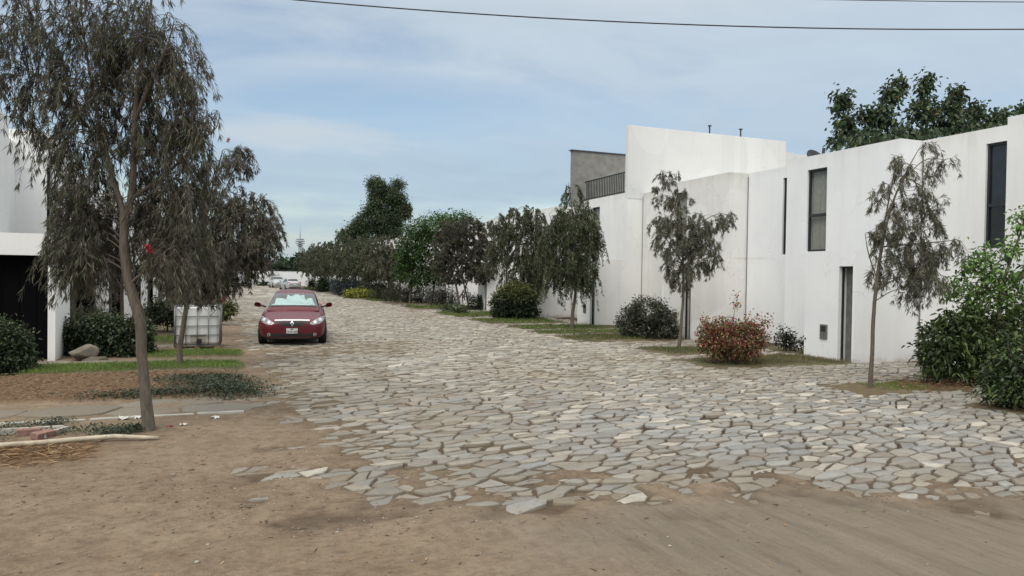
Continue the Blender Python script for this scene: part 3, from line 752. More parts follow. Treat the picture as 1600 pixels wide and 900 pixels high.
def antenna():
    a = MB(); a.tube([(19.4, 19.5, 5.2), (19.3, 19.5, 6.35)], .035, 6); a.tube([(19.3, 19.5, 6.35), (19.33, 19.5, 6.6)], .055, 6)
    tag(a.build('antenna_mast', M['steel_dark']), 'short dark mast on the roof in front of the high white wall', 'antenna')
antenna()
def cable(pts, r, label):
    m = MB(); m.tube(pts, r, 6); tag(m.build('power_line', M['cable']), label, 'cable')
def V3(depth, lat, z): p = A*lat + B*depth; return (p[0], p[1], z)
def sag(p0, p1, s, n=40):
    p0 = np.array(p0); p1 = np.array(p1)
    return [tuple(p0+(p1-p0)*t - UP*s*4*t*(1-t)) for t in np.linspace(0, 1, n)]
def k2(px_, py_, d): return V3(d, (px_-800)/1140*d, 1.98+(433.1+.015*(px_-800)-py_)/1140*d)
CB = []
for px_ in np.arange(-900, 3300, 60):
    py_ = 48 - 7.0*((px_-1480)/400.0)**2 if px_ < 1480 else 48 - 2.0*((px_-1480)/400.0)**2
    CB.append(k2(px_, py_, 16))
cable(CB, .014, 'long black overhead power line sagging across the sky, the lower one')
cable([k2(px_, 6.0 - ((px_-1700)/330.0)**2*2.6, 19) for px_ in np.arange(-400, 3600, 80)], .011, 'short stretch of thin overhead line at the upper right sky, above the other')

# ------------------------------------------------------------------ water tank on its pallet
def tank():
    x, y, rz = -.50, 20.35, -YAW*.10
    rt = empty('liquid_tank', (x, y, .15), rz, 'square white plastic tank in a steel cage standing on a wooden pallet', 'tank')
    m, nt, bs = new_mat('milky_plastic')
    n = noise(nt, 3, 5, .6, geo_pos(nt)); nt.links.new(ramp(nt, n, [(.3, (.56, .56, .54)), (.7, (.70, .70, .68))]), bs.inputs['Base Color'])
    bs.inputs['Roughness'].default_value = .45; bs.inputs['Subsurface Weight'].default_value = .0
    h = .485
    b = MB(); b.box(-h, h, -.55, .55, .03, .97)
    t = b.build('bottle', m, rt, bevel=.07, smooth=True)
    c = MB(); c.lathe((0, 0, .97), (0, 0, 1), [(0, .12), (.05, .12), (.05, 0)], 18); c.build('cap', M['black'], t)
    lp = MB(); lp.box(-.16, .20, -.566, -.552, .10, .29); lp.build('valve_recess', plain('dusty_plastic', (.33, .30, .25), .8), t)
    v = MB(); v.lathe((.05, -.565, .11), (0, -1, 0), [(0, .05), (.10, .05), (.10, .065), (.13, .065), (.13, 0)], 16); v.box(.0, .12, -.66, -.63, .15, .175)
    v.build('valve', M['black'], t)
    cg = MB(); H = .515; D = .585; r = .013
    for z in (.015, .27, .50, .74, .985):
        cg.tube([(-H, -D, z), (H, -D, z), (H, D, z), (-H, D, z), (-H, -D, z)], r, 6)
    for q in np.linspace(-H, H, 5):
        for yy in (-D-.012, D+.012): cg.tube([(q, yy, 0), (q, yy, .99)], r*.9, 6)
        for xx in (-H-.012, H+.012): cg.tube([(xx, q*1.05, 0), (xx, q*1.05, .99)], r*.9, 6)
    for sx in (-1, 1): cg.tube([(sx*.50, -D, .98), (sx*.30, -D-.01, .75)], r*.7, 6)
    for q in (-.2, .25): cg.tube([(q, -D, .99), (q, D, .99)], r, 6)
    cg.build('cage', M['steel'], rt, smooth=True)
    pr = empty('pallet', (x, y, 0), rz, 'low wooden pallet on square blocks carrying the caged white tank', 'pallet')
    d = MB()
    for yy in (-.5, -.25, 0, .25, .5): d.box(-.53, .53, yy-.06, yy+.06, .115, .14)
    d.build('deck', M['wood'], pr, bevel=.004)
    for yy in (-.52, 0, .52):
        for xx in (-.46, 0, .46):
            k = MB(); k.box(xx-.065, xx+.065, yy-.06, yy+.06, .0, .113); k.build('block', M['wood'], pr)
tank()
# ------------------------------------------------------------------ rocks, bricks, sticks, litter
def rock(name, loc, sc, mat, label, cat, seed, rz=0, parent=None):
    bm = bmesh.new(); bmesh.ops.create_icosphere(bm, subdivisions=4, radius=1)
    rg = random.Random(seed); pl = [(Vector((rg.gauss(0, 1), rg.gauss(0, 1), rg.gauss(0, .8))).normalized(), rg.uniform(.62, .92)) for _ in range(13)]
    for v in bm.verts:
        p = v.co.copy()
        for n, d in pl:
            e = p.dot(n)-d
            if e > 0: p -= n*e*.92
        nn = fbm(np.array([p.x*2.4+p.z]), np.array([p.y*2.4-p.z*1.3]), seed)[0]-.5
        p *= 1+nn*.12
        v.co = (p.x*sc[0], p.y*sc[1], p.z*sc[2])
    me = bpy.data.meshes.new(name); bm.to_mesh(me); bm.free(); me.materials.append(mat)
    o = link(name, me, parent, loc); o.rotation_euler = (0, 0, rz)
    if label: tag(o, label, cat)
    return o
rock('boulder', (-2.70, 17.95, .20), (.31, .26, .21), M['rock'], 'tan boulder lying against the foot of the long dark hedge', 'rock', 4)
rock('flat_stone', (-2.48, 17.88, .07), (.30, .2, .1), M['rock'], 'low grey-tan stone under the boulder by the hedge', 'rock', 9)
def brick(loc, rz, tilt, label):
    b = MB(); b.box(-.12, .12, -.055, .055, 0, .075)
    o = b.build('brick', M['terracotta'], bevel=.006, loc=loc); o.rotation_euler = (tilt, 0, rz); tag(o, label, 'brick')
brick((-2.06, 9.98, .05), .1, 0, 'red brick lying farther back at the left edge, among weeds')
brick((-1.88, 9.78, .05), .9, .12, 'red brick nearest the long pale stick at the left edge')
def edging():
    b = MB(); b.box(-.5, .27, -.02, .02, 0, .07); o = b.build('concrete_edging', M['concrete'], bevel=.006, loc=(-2.0, 10.10, .05)); o.rotation_euler = (0, 0, .03)
    tag(o, 'thin pale concrete strip lying behind the red bricks', 'edging')
    b = MB(); b.box(-.22, .22, -.02, .02, 0, .06); o = b.build('concrete_edging', M['concrete'], bevel=.006, loc=(-1.78, 9.92, .05)); o.rotation_euler = (0, 0, 1.15)
    tag(o, 'short pale concrete strip slanting beside the red bricks', 'edging')
edging()
def stick():
    p = [(-3.2, 9.10, .075), (-2.6, 9.20, .085), (-2.18, 9.31, .085), (-1.8, 9.33, .085), (-1.41, 9.38, .09), (-1.1, 9.35, .10), (-.85, 9.27, .09), (-.64, 9.23, .075)]
    m = MB(); m.tube(p, [.032, .031, .03, .029, .028, .029, .025, .022], 10)
    tag(m.build('stick', M['wood_pale'], smooth=True), 'long pale bare branch lying on the dirt before the big tree', 'branch')
stick()
# litter: pale scraps near the tree
LM = plain('dirty_white_paper', (.62, .6, .56), .8); LR = plain('red_scrap', (.30, .03, .04), .6)
def scrap(loc, s, mat, label, seed):
    rg = random.Random(seed); bm = bmesh.new(); bmesh.ops.create_grid(bm, x_segments=5, y_segments=4, size=1)
    for v in bm.verts: v.co = (v.co.x*s+rg.gauss(0, s*.12), v.co.y*s*.7+rg.gauss(0, s*.12), rg.random()*s*.7)
    me = bpy.data.meshes.new('scrap'); bm.to_mesh(me); bm.free(); me.materials.append(mat); o = link('litter_scrap', me, None, loc); tag(o, label, 'litter')
scrap((-1.15, 10.68, .05), .07, LM, 'crumpled white scrap on the dirt left of the big tree trunk', 1)
scrap((-.98, 10.70, .05), .05, LM, 'small white scrap close behind the big tree trunk', 2)
scrap((-.57, 9.98, .05), .035, LR, 'tiny red scrap on the dirt right of the big tree trunk', 3)
scrap((-.42, 10.05, .05), .045, LM, 'flat white scrap next to the tiny red one', 4)
scrap((-.05, 10.4, .05), .05, LM, 'pale scrap on bare dirt at the end of the slab path', 5)

# ------------------------------------------------------------------ garden bench far right
def bench():
    root = empty('garden_bench', (14.9, 44.5, 0), rad(92), 'black wrought metal garden bench with arched back against a white wall', 'bench')
    s = MB()
    for i in range(6): s.box(-.75, .75, -.25+i*.08, -.20+i*.08, .44, .465)
    s.build('seat', M['black'], root)
    b = MB(); pts = [(-.3+.6*t, .25, .95+.35*math.sin(math.pi*t)) for t in np.linspace(0, 1, 12)]
    b.tube(pts, .03); b.tube([(-.75, .25, .45), (-.75, .25, .95), (.75, .25, .95), (.75, .25, .45)], .03); b.tube([(-.3, .25, .45), (-.3, .25, .95)], .025); b.tube([(.3, .25, .45), (.3, .25, .95)], .025)
    for a, c in ((-.75, -.3), (.3, .75)): b.tube([(a, .25, .46), (c, .25, .94)], .025); b.tube([(a, .25, .94), (c, .25, .46)], .025)
    b.build('backrest', M['black'], root)
    for sx in (-.72, .72):
        for yy in (-.22, .22): l = MB(); l.tube([(sx, yy, 0), (sx, yy, .44)], .025); l.build('leg', M['black'], root)
        a = MB(); a.tube([(sx, .25, .68), (sx, -.25, .66), (sx, -.22, .44)], .025); a.build('armrest', M['black'], root)
bench()
# ------------------------------------------------------------------ foliage
rngs = lambda s: np.random.default_rng(s)
def unit(v): return v/np.maximum(np.linalg.norm(v, axis=-1, keepdims=True), 1e-9)
def frames(T):
    ref = np.where(np.abs(T[..., 2:3]) < .9, np.array([0, 0, 1.0]), np.array([1.0, 0, 0]))
    a = unit(np.cross(T, ref)); return a, np.cross(T, a)
def tubes(paths, radii, sides=4):
    """paths (n,k,3), radii (n,k) -> V,F"""
    n, k, _ = paths.shape
    T = unit(np.gradient(paths, axis=1)); a, b = frames(T)
    an = np.arange(sides)*2*np.pi/sides
    V = paths[:, :, None, :] + (a[:, :, None, :]*np.cos(an)[None, None, :, None] + b[:, :, None, :]*np.sin(an)[None, None, :, None])*radii[:, :, None, None]
    idx = np.arange(n*k*sides).reshape(n, k, sides); nx = np.roll(idx, -1, axis=2)
    F = np.stack([idx[:, :-1], nx[:, :-1], nx[:, 1:], idx[:, 1:]], -1).reshape(-1, 4)
    return V.reshape(-1, 3), F
def join(parts):
    V = []; F = []; n = 0
    for v, f in parts: V.append(v); F.append(f+n); n += len(v)
    return np.concatenate(V), np.concatenate(F)
def leaves(P, D, L, W, col, rg, fold=.0, droop=0.0, broad=False):
    """narrow leaf: one kite; broad leaf: two folded quads"""
    n = len(P); D = unit(D); S, U = frames(D)
    th = rg.uniform(0, 2*np.pi, n)[:, None]
    if broad: th = rg.normal(0, .7, n)[:, None]
    S2 = S*np.cos(th)+U*np.sin(th); Nn = np.cross(S2, D)
    L = L[:, None]; W = W[:, None]; dz = -UP*droop*L
    if not broad:
        V = np.stack([P, P+D*L*.4+S2*W*.5+dz*.2, P+D*L+dz, P+D*L*.4-S2*W*.5+dz*.2], 1)
        F = np.arange(n*4).reshape(n, 4); C = np.repeat(col, 4, axis=0)
    else:
        f = Nn*W*fold
        V = np.stack([P, P+D*L*.28+S2*W*.46+f, P+D*L*.68+S2*W*.40+f+dz*.4, P+D*L+dz, P+D*L*.68-S2*W*.40+f+dz*.4, P+D*L*.28-S2*W*.46+f], 1)
        b = np.arange(n)[:, None]*6
        F = np.concatenate([b+np.array([[0, 1, 2, 3]]), b+np.array([[0, 3, 4, 5]])], 0); C = np.repeat(col, 6, axis=0)
    return V.reshape(-1, 3), F, C
def palette(rg, n, cols, w=None, var=.22):
    cols = np.array(cols); i = rg.choice(len(cols), n, p=w); return np.clip(cols[i]*(1+rg.normal(0, var, n))[:, None], .004, .9)
def local(dx, dz, dy=0.0): return A*dx + B*dy + UP*dz
def K(X, Y): return 1140.0/(B[0]*X + B[1]*Y)      # photo pixels per metre at that place, for the measured outlines
def smooth_poly(pts, rs, k):
    pts = np.array(pts, float); rs = np.array(rs, float); t = np.linspace(0, len(pts)-1, k)
    i = np.minimum(t.astype(int), len(pts)-2); f = t-i
    p0 = pts[np.maximum(i-1, 0)]; p1 = pts[i]; p2 = pts[i+1]; p3 = pts[np.minimum(i+2, len(pts)-1)]; f = f[:, None]
    P = .5*((2*p1)+(-p0+p2)*f+(2*p0-5*p1+4*p2-p3)*f**2+(-p0+3*p1-3*p2+p3)*f**3)
    return P, np.interp(t, np.arange(len(rs)), rs)
WEEP = [(0.098, 0.097, 0.060), (0.121, 0.113, 0.076), (0.144, 0.129, 0.092), (0.071, 0.071, 0.046), (0.172, 0.155, 0.115), (0.092, 0.121, 0.051)]
WEEP_S = [(0.114, 0.110, 0.077), (0.144, 0.132, 0.098), (0.174, 0.156, 0.122), (0.094, 0.094, 0.065), (0.120, 0.142, 0.077)]
WEEP_G = [(.075, .096, .044), (.095, .118, .054), (.058, .074, .036), (.12, .14, .066), (.085, .085, .054)]
WEEP_T = [(0.086, 0.077, 0.057), (0.110, 0.098, 0.075), (0.069, 0.062, 0.047), (0.145, 0.130, 0.101), (0.088, 0.102, 0.052), (0.099, 0.086, 0.066)]
WEEP_F = [(0.081, 0.089, 0.051), (0.105, 0.108, 0.068), (0.065, 0.070, 0.043), (0.128, 0.132, 0.084)]
WEEP_GD = [(0.065, 0.086, 0.039), (0.086, 0.107, 0.049), (0.052, 0.065, 0.033), (0.111, 0.130, 0.062), (0.081, 0.081, 0.052)]
WEEP_B = [(0.094, 0.083, 0.062), (0.115, 0.100, 0.078), (0.074, 0.066, 0.049), (0.147, 0.129, 0.103), (0.101, 0.106, 0.062)]
def weeping_tree(name, label, base, bpx, limbs, blobs, leaf=(.075, .0085), per=46, twl=(.22, .55), twigs=3, cols=WEEP, seed=1, bark='bark', group=None,
                 prim=7, flowers=(), depthf=.85, cat='tree', tsides=12, trunk_k=26, hang=.55, splay=.80, tip=1.9):
    """base (X,Y); outlines were measured in photo pixels round the trunk foot bpx and are turned into metres here.
    limbs: lists of (px,py,radius[,depth]); blobs: (px,py,rx,ry,sprays)"""
    rg = rngs(seed); X, Y = base; k = K(X, Y); z0 = 0.0
    root = empty(name, (X, Y, z0), 0, label, cat, group)
    loc = lambda q: local((q[0]-bpx[0])/k, (bpx[1]-q[1])/k, q[3] if len(q) > 3 else 0.0)
    tv = []; limbpts = []
    for li, lb in enumerate(limbs):
        P, R = smooth_poly([loc(q) for q in lb], [q[2] for q in lb], trunk_k)
        if li == 0: P[0, 2] -= .06; R = R*(1+.32*np.exp(-np.arange(len(R))/1.3))
        P = P + np.stack([fbm(P[:, 2]*2.2, P[:, 2]*0+li+seed, 3)-.5, fbm(P[:, 2]*2.2, P[:, 2]*0+li+seed+9, 5)-.5, P[:, 2]*0], 1)*R[:, None]*.7
        V, F = tubes(P[None], R[None], tsides)
        tv.append((V, F))
        limbpts.append(P[int(len(P)*.2 if li else len(P)*.35):])
    V, F = join(tv); mt = M[bark]
    att = np.concatenate(limbpts)
    # spray end points
    Q = []
    for bl in blobs:
        px, py, rx, ry, n = bl[:5]; c = local((px-bpx[0])/k, (bpx[1]-py)/k, bl[5] if len(bl) > 5 else 0.0)
        u = unit(rg.normal(size=(n, 3)))*(rg.random(n)**.45)[:, None]
        Q.append(c + u[:, :1]*A*(rx/k) + u[:, 1:2]*B*(rx/k*depthf) + u[:, 2:]*UP*(ry/k))
    Q = np.concatenate(Q); nq = len(Q)
    def connect(Q, att, r0, r1, kk, arch):
        d = Q[:, None, :]-att[None]; dist = np.linalg.norm(d, axis=2)
        cost = dist + .8*np.maximum(0, att[None, :, 2]-Q[:, None, 2]+.25*dist)
        j = cost.argmin(1); p = att[j]; L = dist[np.arange(len(Q)), j][:, None]
        mid = (p+Q)/2 + UP*arch*L + rg.normal(0, .10, (len(Q), 3))*L
        t = np.linspace(0, 1, kk)[None, :, None]
        P = p[:, None]*(1-t)**2 + 2*mid[:, None]*t*(1-t) + Q[:, None]*t**2
        R = np.linspace(1, 0, kk)[None]*(r0-r1)*np.clip(L, .3, 1.6) + r1
        return P, R
    ip = rg.permutation(nq)[:max(6, nq//prim)]
    P1, R1 = connect(Q[ip], att, .013, .005, 10, .34)
    att2 = np.concatenate([att, P1[:, 3:].reshape(-1, 3)])
    rest = np.setdiff1d(np.arange(nq), ip)
    P2, R2 = connect(Q[rest], att2, .009, .003, 7, .22)
    parts = [(V, F), tubes(P1, R1, 5), tubes(P2, R2, 3)]
    # hanging twigs
    T = np.concatenate([np.repeat(Q[ip], twigs, 0), np.repeat(Q[rest], twigs, 0)])
    dirs = np.concatenate([np.repeat(unit(P1[:, -1]-P1[:, -3]), twigs, 0), np.repeat(unit(P2[:, -1]-P2[:, -3]), twigs, 0)])
    # some twigs start back along the branch
    back = np.concatenate([np.repeat(P1[:, -4], twigs, 0), np.repeat(P2[:, -3], twigs, 0)])
    s = (rg.random(len(T))*(np.arange(len(T)) % twigs > 0))[:, None]
    T = T*(1-s) + back*s
    n = len(T); l = rg.uniform(twl[0], twl[1], n)
    d0 = unit(dirs + rg.normal(0, .45, (n, 3))); kt = 6; t = np.linspace(0, 1, kt)
    PT = T[:, None] + d0[:, None]*(l[:, None]*(t-.30*t**2))[..., None]*.70 - UP[None, None]*(l[:, None]*(t**1.8))[..., None]*hang
    RT = np.tile(np.linspace(.0032, .0016, kt), (n, 1))*max(1, leaf[1]/.0085)**.2
    parts.append(tubes(PT, RT, 3))
    Vw, Fw = join(parts)
    link('trunk', mesh_np('trunk', Vw, Fw, mt), root, smooth=True)
    # leaves round the twigs, denser towards the tips
    tt = 1-rg.random((n, per))**tip*.95
    i0 = np.minimum((tt*(kt-1)).astype(int), kt-2); f = (tt*(kt-1)-i0)[..., None]
    ar = np.arange(n)[:, None]
    P = PT[ar, i0]*(1-f)+PT[ar, i0+1]*f; D = unit(PT[ar, i0+1]-PT[ar, i0])
    a, b = frames(D); ph = rg.uniform(0, 2*np.pi, (n, per))[..., None]
    ang = np.clip(rg.normal(splay, .26, (n, per)), .15, 1.5)[..., None]
    DD = D*np.cos(ang) + (a*np.cos(ph)+b*np.sin(ph))*np.sin(ang) - UP*.18
    m = n*per
    tone = np.repeat(rg.normal(1, .20, n), per)[:, None]
    C = palette(rg, m, cols)*np.clip(tone, .5, 1.6)
    Vl, Fl, Cl = leaves(P.reshape(-1, 3), DD.reshape(-1, 3), leaf[0]*rg.uniform(.6, 1.25, m), leaf[1]*rg.uniform(.7, 1.3, m), C, rg, droop=.12)
    link('crown', mesh_np('crown', Vl, Fl, M['leaf_weep'], Cl), root)
    for (px, py, sc) in flowers:
        c = local((px-bpx[0])/k, (bpx[1]-py)/k, -.25); nb = 150
        ax = unit(np.array([rg.normal(0, .3), rg.normal(0, .3), -1.0])); u = unit(rg.normal(size=(nb, 3))); u = unit(u-ax*(u@ax)[:, None]*.8)
        Pf = c + ax*rg.uniform(-.04, .04, nb)[:, None]*sc
        Vf, Ff, Cf = leaves(Pf, u, np.full(nb, .032*sc), np.full(nb, .005*sc), palette(rg, nb, [(.42, .015, .03), (.55, .03, .05)]), rg)
        link('flower', mesh_np('flower', Vf, Ff, M['leaf_weep'], Cf), root)
    return root
def leafy(name, label, cat, base, bpx, stems, blobs, leaf=(.06, .035), per=14, spread=.10, cols=((.05, .07, .03),), w=None, seed=1, group=None, bark='bark',
          broad=True, mat='leaf_broad', shell=.55, out=.8, droop=.25, part='crown', stem_part='trunk', depthf=1.0, tr=(.012, .004), zmin=.03, var=.22, topcol=None, twigs=True):
    """plant with leaf clusters spread through blobs (px,py,rx,ry,clusters[,depth]); stems like the limbs above"""
    rg = rngs(seed); X, Y = base; k = K(X, Y)
    root = empty(name, (X, Y, 0), 0, label, cat, group)
    loc = lambda q: local((q[0]-bpx[0])/k, (bpx[1]-q[1])/k, q[3] if len(q) > 3 else 0.0)
    parts = []; att = []
    for lb in stems:
        P, R = smooth_poly([loc(q) for q in lb], [q[2] for q in lb], 14); P[0, 2] -= .05
        parts.append(tubes(P[None], R[None], 8)); att.append(P[3:])
    att = np.concatenate(att) if att else np.array([[0, 0, .05]])
    Q = []; O = []
    for bl in blobs:
        px, py, rx, ry, n = bl[:5]; c = local((px-bpx[0])/k, (bpx[1]-py)/k, bl[5] if len(bl) > 5 else 0.0)
        u = unit(rg.normal(size=(n, 3))); r = (shell+(1-shell)*rg.random(n))**.7; r = r*(1+(rg.random(n)-.5)*.22)
        lump = 1+.16*np.sin(u[:, 0]*5+seed)*np.sin(u[:, 2]*6+seed*2)+.08*np.sin(u[:, 1]*11)
        v = u*(r*lump)[:, None]
        Q.append(c + v[:, :1]*A*(rx/k) + v[:, 1:2]*B*(rx/k*depthf) + v[:, 2:]*UP*(ry/k)); O.append(u[:, :1]*A+u[:, 1:2]*B+u[:, 2:]*UP)
    Q = np.concatenate(Q); O = np.concatenate(O); ok = Q[:, 2] > zmin; Q = Q[ok]; O = O[ok]
    nq = len(Q)
    if twigs:
        sel = rg.permutation(nq)[:max(4, nq//3)]
        d = Q[sel][:, None]-att[None]; dist = np.linalg.norm(d, axis=2); j = (dist+.6*np.maximum(0, att[None, :, 2]-Q[sel][:, None, 2])).argmin(1); p = att[j]; L = dist.min(1)[:, None]
        mid = (p+Q[sel])/2 + UP*.12*L; t = np.linspace(0, 1, 6)[None, :, None]
        PB = p[:, None]*(1-t)**2+2*mid[:, None]*t*(1-t)+Q[sel][:, None]*t**2
        parts.append(tubes(PB, np.tile(np.linspace(tr[0], tr[1], 6), (len(sel), 1)), 4))
    if parts:
        V, F = join(parts); link(stem_part, mesh_np(stem_part, V, F, M[bark]), root, smooth=True)
    P = np.repeat(Q, per, 0) + rg.normal(0, spread, (nq*per, 3)); m = len(P)
    D = unit(np.repeat(O, per, 0)*out + rg.normal(0, .8, (m, 3)) + UP*.1)
    ok = P[:, 2] > zmin; P = P[ok]; D = D[ok]
    tone = np.repeat(rg.normal(1, .22, nq), per)[ok][:, None]
    m = len(P); C = palette(rg, m, cols, w, var)*np.clip(tone, .45, 1.7)
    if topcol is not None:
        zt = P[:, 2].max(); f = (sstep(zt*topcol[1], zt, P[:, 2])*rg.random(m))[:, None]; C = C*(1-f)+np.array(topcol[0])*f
    V, F, Cc = leaves(P, D, leaf[0]*rg.uniform(.6, 1.3, m), leaf[1]*rg.uniform(.7, 1.25, m), C, rg, fold=.16, droop=droop, broad=broad)
    link(part, mesh_np(part, V, F, M[mat], Cc), root)
    return root

# ---- bottlebrush trees on the left
weeping_tree('bottlebrush_tree', 'big weeping bottlebrush tree with crooked pale trunk in the left foreground dirt', (-.79, 9.81), (232, 680),
    [[(232, 684, .074), (226, 610, .062), (220, 540, .060), (214, 490, .064), (198, 440, .058), (190, 390, .052), (191, 350, .046), (186, 318, .034), (170, 270, .029), (156, 215, .024), (142, 150, .018), (128, 70, .012), (120, 0, .006)],
     [(191, 352, .044), (203, 305, .040), (206, 240, .035), (207, 180, .030), (214, 110, .024), (228, 30, .016), (236, -60, .008)],
     [(207, 190, .026), (235, 140, .020, -.1), (268, 80, .012, -.2), (282, 45, .006, -.25)],
     [(160, 235, .022), (120, 190, .016, .1), (70, 150, .010, .2), (20, 130, .006, .3)],
     [(203, 310, .024), (245, 270, .019, .15), (285, 225, .012, .25), (318, 190, .006, .3)],
     [(199, 445, .020), (225, 425, .013, -.05), (250, 412, .007, -.1)]],
    [(120, -35, 150, 40, 40), (50, 40, 80, 60, 36), (150, 60, 75, 60, 60), (225, 50, 60, 55, 50), (270, 105, 42, 52, 38), (200, 120, 90, 60, 56, .2), (110, 140, 70, 55, 46), (40, 130, 50, 60, 24),
     (130, 220, 60, 60, 50), (225, 205, 75, 60, 62, .3), (302, 200, 40, 62, 38), (125, 300, 45, 60, 46), (240, 290, 75, 55, 62, .35), (280, 290, 30, 50, 22), (120, 355, 36, 50, 46), (240, 360, 55, 45, 40, .55), (155, 350, 40, 60, 30, .4),
     (128, 395, 34, 36, 34), (275, 395, 46, 30, 30), (92, 385, 22, 36, 14), (25, 70, 40, 60, 14), (35, 205, 28, 38, 7)],
    leaf=(.105, .0105), per=19, twl=(.18, .60), twigs=4, cols=WEEP_T+[(.10, .115, .06)], tip=3.4, splay=.52, seed=11, flowers=[(246, 389, 1.3)], prim=9, tsides=16, trunk_k=60, hang=.62)
weeping_tree('bottlebrush_tree', 'smaller weeping bottlebrush tree growing in front of the caged white tank', (-.76, 16.2), (280, 578),
    [[(280, 580, .060), (281, 540, .052), (287, 500, .048), (294, 460, .044), (305, 410, .036), (318, 350, .028), (330, 290, .018), (345, 235, .008)],
     [(300, 435, .028), (270, 390, .022), (250, 350, .012)], [(303, 420, .026), (345, 370, .020), (395, 320, .012), (415, 300, .006)], [(318, 350, .018), (352, 290, .012), (372, 240, .006)]],
    [(340, 255, 26, 26, 12), (368, 240, 22, 18, 14), (345, 310, 44, 32, 36), (388, 325, 36, 32, 34), (408, 355, 24, 28, 24), (360, 365, 70, 45, 70), (290, 360, 50, 45, 44), (370, 398, 44, 26, 44), (300, 410, 60, 35, 52), (335, 425, 40, 20, 36), (260, 400, 26, 40, 16), (318, 432, 24, 14, 12)],
    leaf=(.11, .0135), per=26, twl=(.2, .58), twigs=5, cols=WEEP_T, tip=3.0, splay=.6, seed=12, flowers=[(357, 466, 1.2), (361, 222, 1.2)])
LT = 'bottlebrush trees lining the left kerb'
def far_weep(base, bp, h, r, seed, label, group, cols=WEEP, n=46, leaf=(.10, .024), per=26, lean=0.0, spr=1.0, low=.3):
    """bp = ground point in photo units; h, r in metres"""
    k = K(*base); x, y = bp; H = h*k; R = r*k; q = random.Random(seed)
    j = lambda s: q.uniform(-s, s)
    top = (x+lean*k, y-H*.92)
    limbs = [[(x, y+1, .058), (x+j(3), y-H*.25, .048), (x+lean*k*.5+j(3), y-H*.55, .034), (*top, .010)],
             [(x, y-H*.32, .032), (x-R*.4, y-H*.58, .020), (x-R*.7, y-H*.72, .008)], [(x, y-H*.36, .032), (x+R*.4, y-H*.6, .020, .2), (x+R*.7, y-H*.74, .008, .4)]]
    blobs = [(x+lean*k*.7+j(R*.2), y-H*.84, R*.5*spr, H*.12, n//3), (x-R*.45, y-H*.68, R*.5*spr, H*.16, n//2), (x+R*.45, y-H*.66, R*.5*spr, H*.16, n//2), (x+j(R*.2), y-H*.55, R*.85*spr, H*.16, n), (x+j(R*.3), y-H*.40, R*.75*spr, H*.12, int(n*low))]
    return weeping_tree('bottlebrush_tree', label, base, bp, limbs, blobs, leaf=leaf, per=per, twl=(.3, .75), twigs=3, cols=cols, seed=seed, group=group, tsides=8, trunk_k=14, bark='bark_dark' if base[1] > 50 else 'bark')
for i, (Y, h, r) in enumerate([(23.8, 3.9, 1.25), (31, 4.2, 1.4), (39, 4.3, 1.4), (47, 4.4, 1.5), (57, 4.5, 1.6), (70, 4.6, 1.7)]):
    lb = 'bottlebrush tree on the left kerb, mostly hidden behind the two nearer left bottlebrush trees'
    far_weep((-.85+.12*i, Y), (300, 500), h, r, 40+i, lb, LT, WEEP_B, 60)
far_weep((-2.6, 23.5), (300, 500), 4.6, 1.6, 61, 'dark bottlebrush tree standing behind the long hedge, beside a house front', None, WEEP_B, 60)
# ---- saplings along the right kerb
weeping_tree('bottlebrush_tree', 'thin open bottlebrush sapling nearest on the right, before the narrow grey door', (11.09, 9.96), (1359, 610),
    [[(1359, 612, .040), (1361, 560, .036), (1362, 500, .034), (1365, 445, .032), (1372, 390, .026), (1384, 330, .020), (1402, 280, .014), (1425, 235, .006)],
     [(1368, 415, .018), (1376, 350, .014), (1386, 290, .010), (1392, 262, .005)], [(1374, 385, .014), (1420, 380, .012), (1470, 375, .008), (1490, 372, .004)], [(1400, 285, .010), (1435, 250, .008), (1470, 248, .004)], [(1366, 435, .012), (1352, 395, .010), (1346, 365, .004)]],
    [(1395, 250, 16, 14, 6), (1440, 222, 8, 6, 3), (1462, 250, 24, 8, 6), (1420, 265, 24, 18, 9), (1385, 285, 20, 16, 5), (1360, 305, 10, 10, 3), (1430, 305, 34, 22, 16), (1400, 340, 36, 30, 22), (1445, 345, 26, 30, 18), (1405, 385, 42, 30, 30), (1445, 392, 32, 28, 28), (1380, 415, 28, 24, 14), (1430, 425, 32, 22, 26), (1352, 365, 11, 14, 5), (1485, 375, 10, 10, 4), (1455, 430, 16, 20, 8), (1420, 452, 18, 10, 6)],
    leaf=(.105, .0125), per=20, tip=2.8, splay=.65, twl=(.12, .42), twigs=4, cols=WEEP_S, seed=21, prim=6, hang=.62)
weeping_tree('bottlebrush_tree', 'open bottlebrush sapling with bare straight stem between the round bush and the red bush', (12.2, 17.6), (1060, 545),
    [[(1060, 547, .048), (1064, 500, .042), (1066, 450, .038), (1064, 400, .030), (1062, 350, .022), (1055, 300, .012), (1048, 270, .005)],
     [(1064, 400, .020), (1090, 350, .014), (1120, 332, .006)], [(1064, 410, .020), (1035, 370, .014), (1015, 350, .006)], [(1062, 360, .014), (1045, 300, .010), (1030, 280, .004)]],
    [(1040, 276, 22, 12, 10), (1018, 300, 12, 14, 5), (1050, 310, 28, 20, 18), (1040, 345, 32, 22, 26), (1090, 345, 36, 20, 34), (1128, 338, 18, 14, 12), (1055, 380, 36, 24, 42), (1095, 380, 36, 26, 42), (1020, 350, 14, 12, 6), (1065, 415, 36, 18, 30), (1105, 405, 20, 18, 12), (1060, 435, 22, 12, 12)],
    leaf=(.12, .016), per=22, tip=2.8, splay=.65, twl=(.14, .45), twigs=4, cols=WEEP_S, seed=22, prim=6, hang=.5)
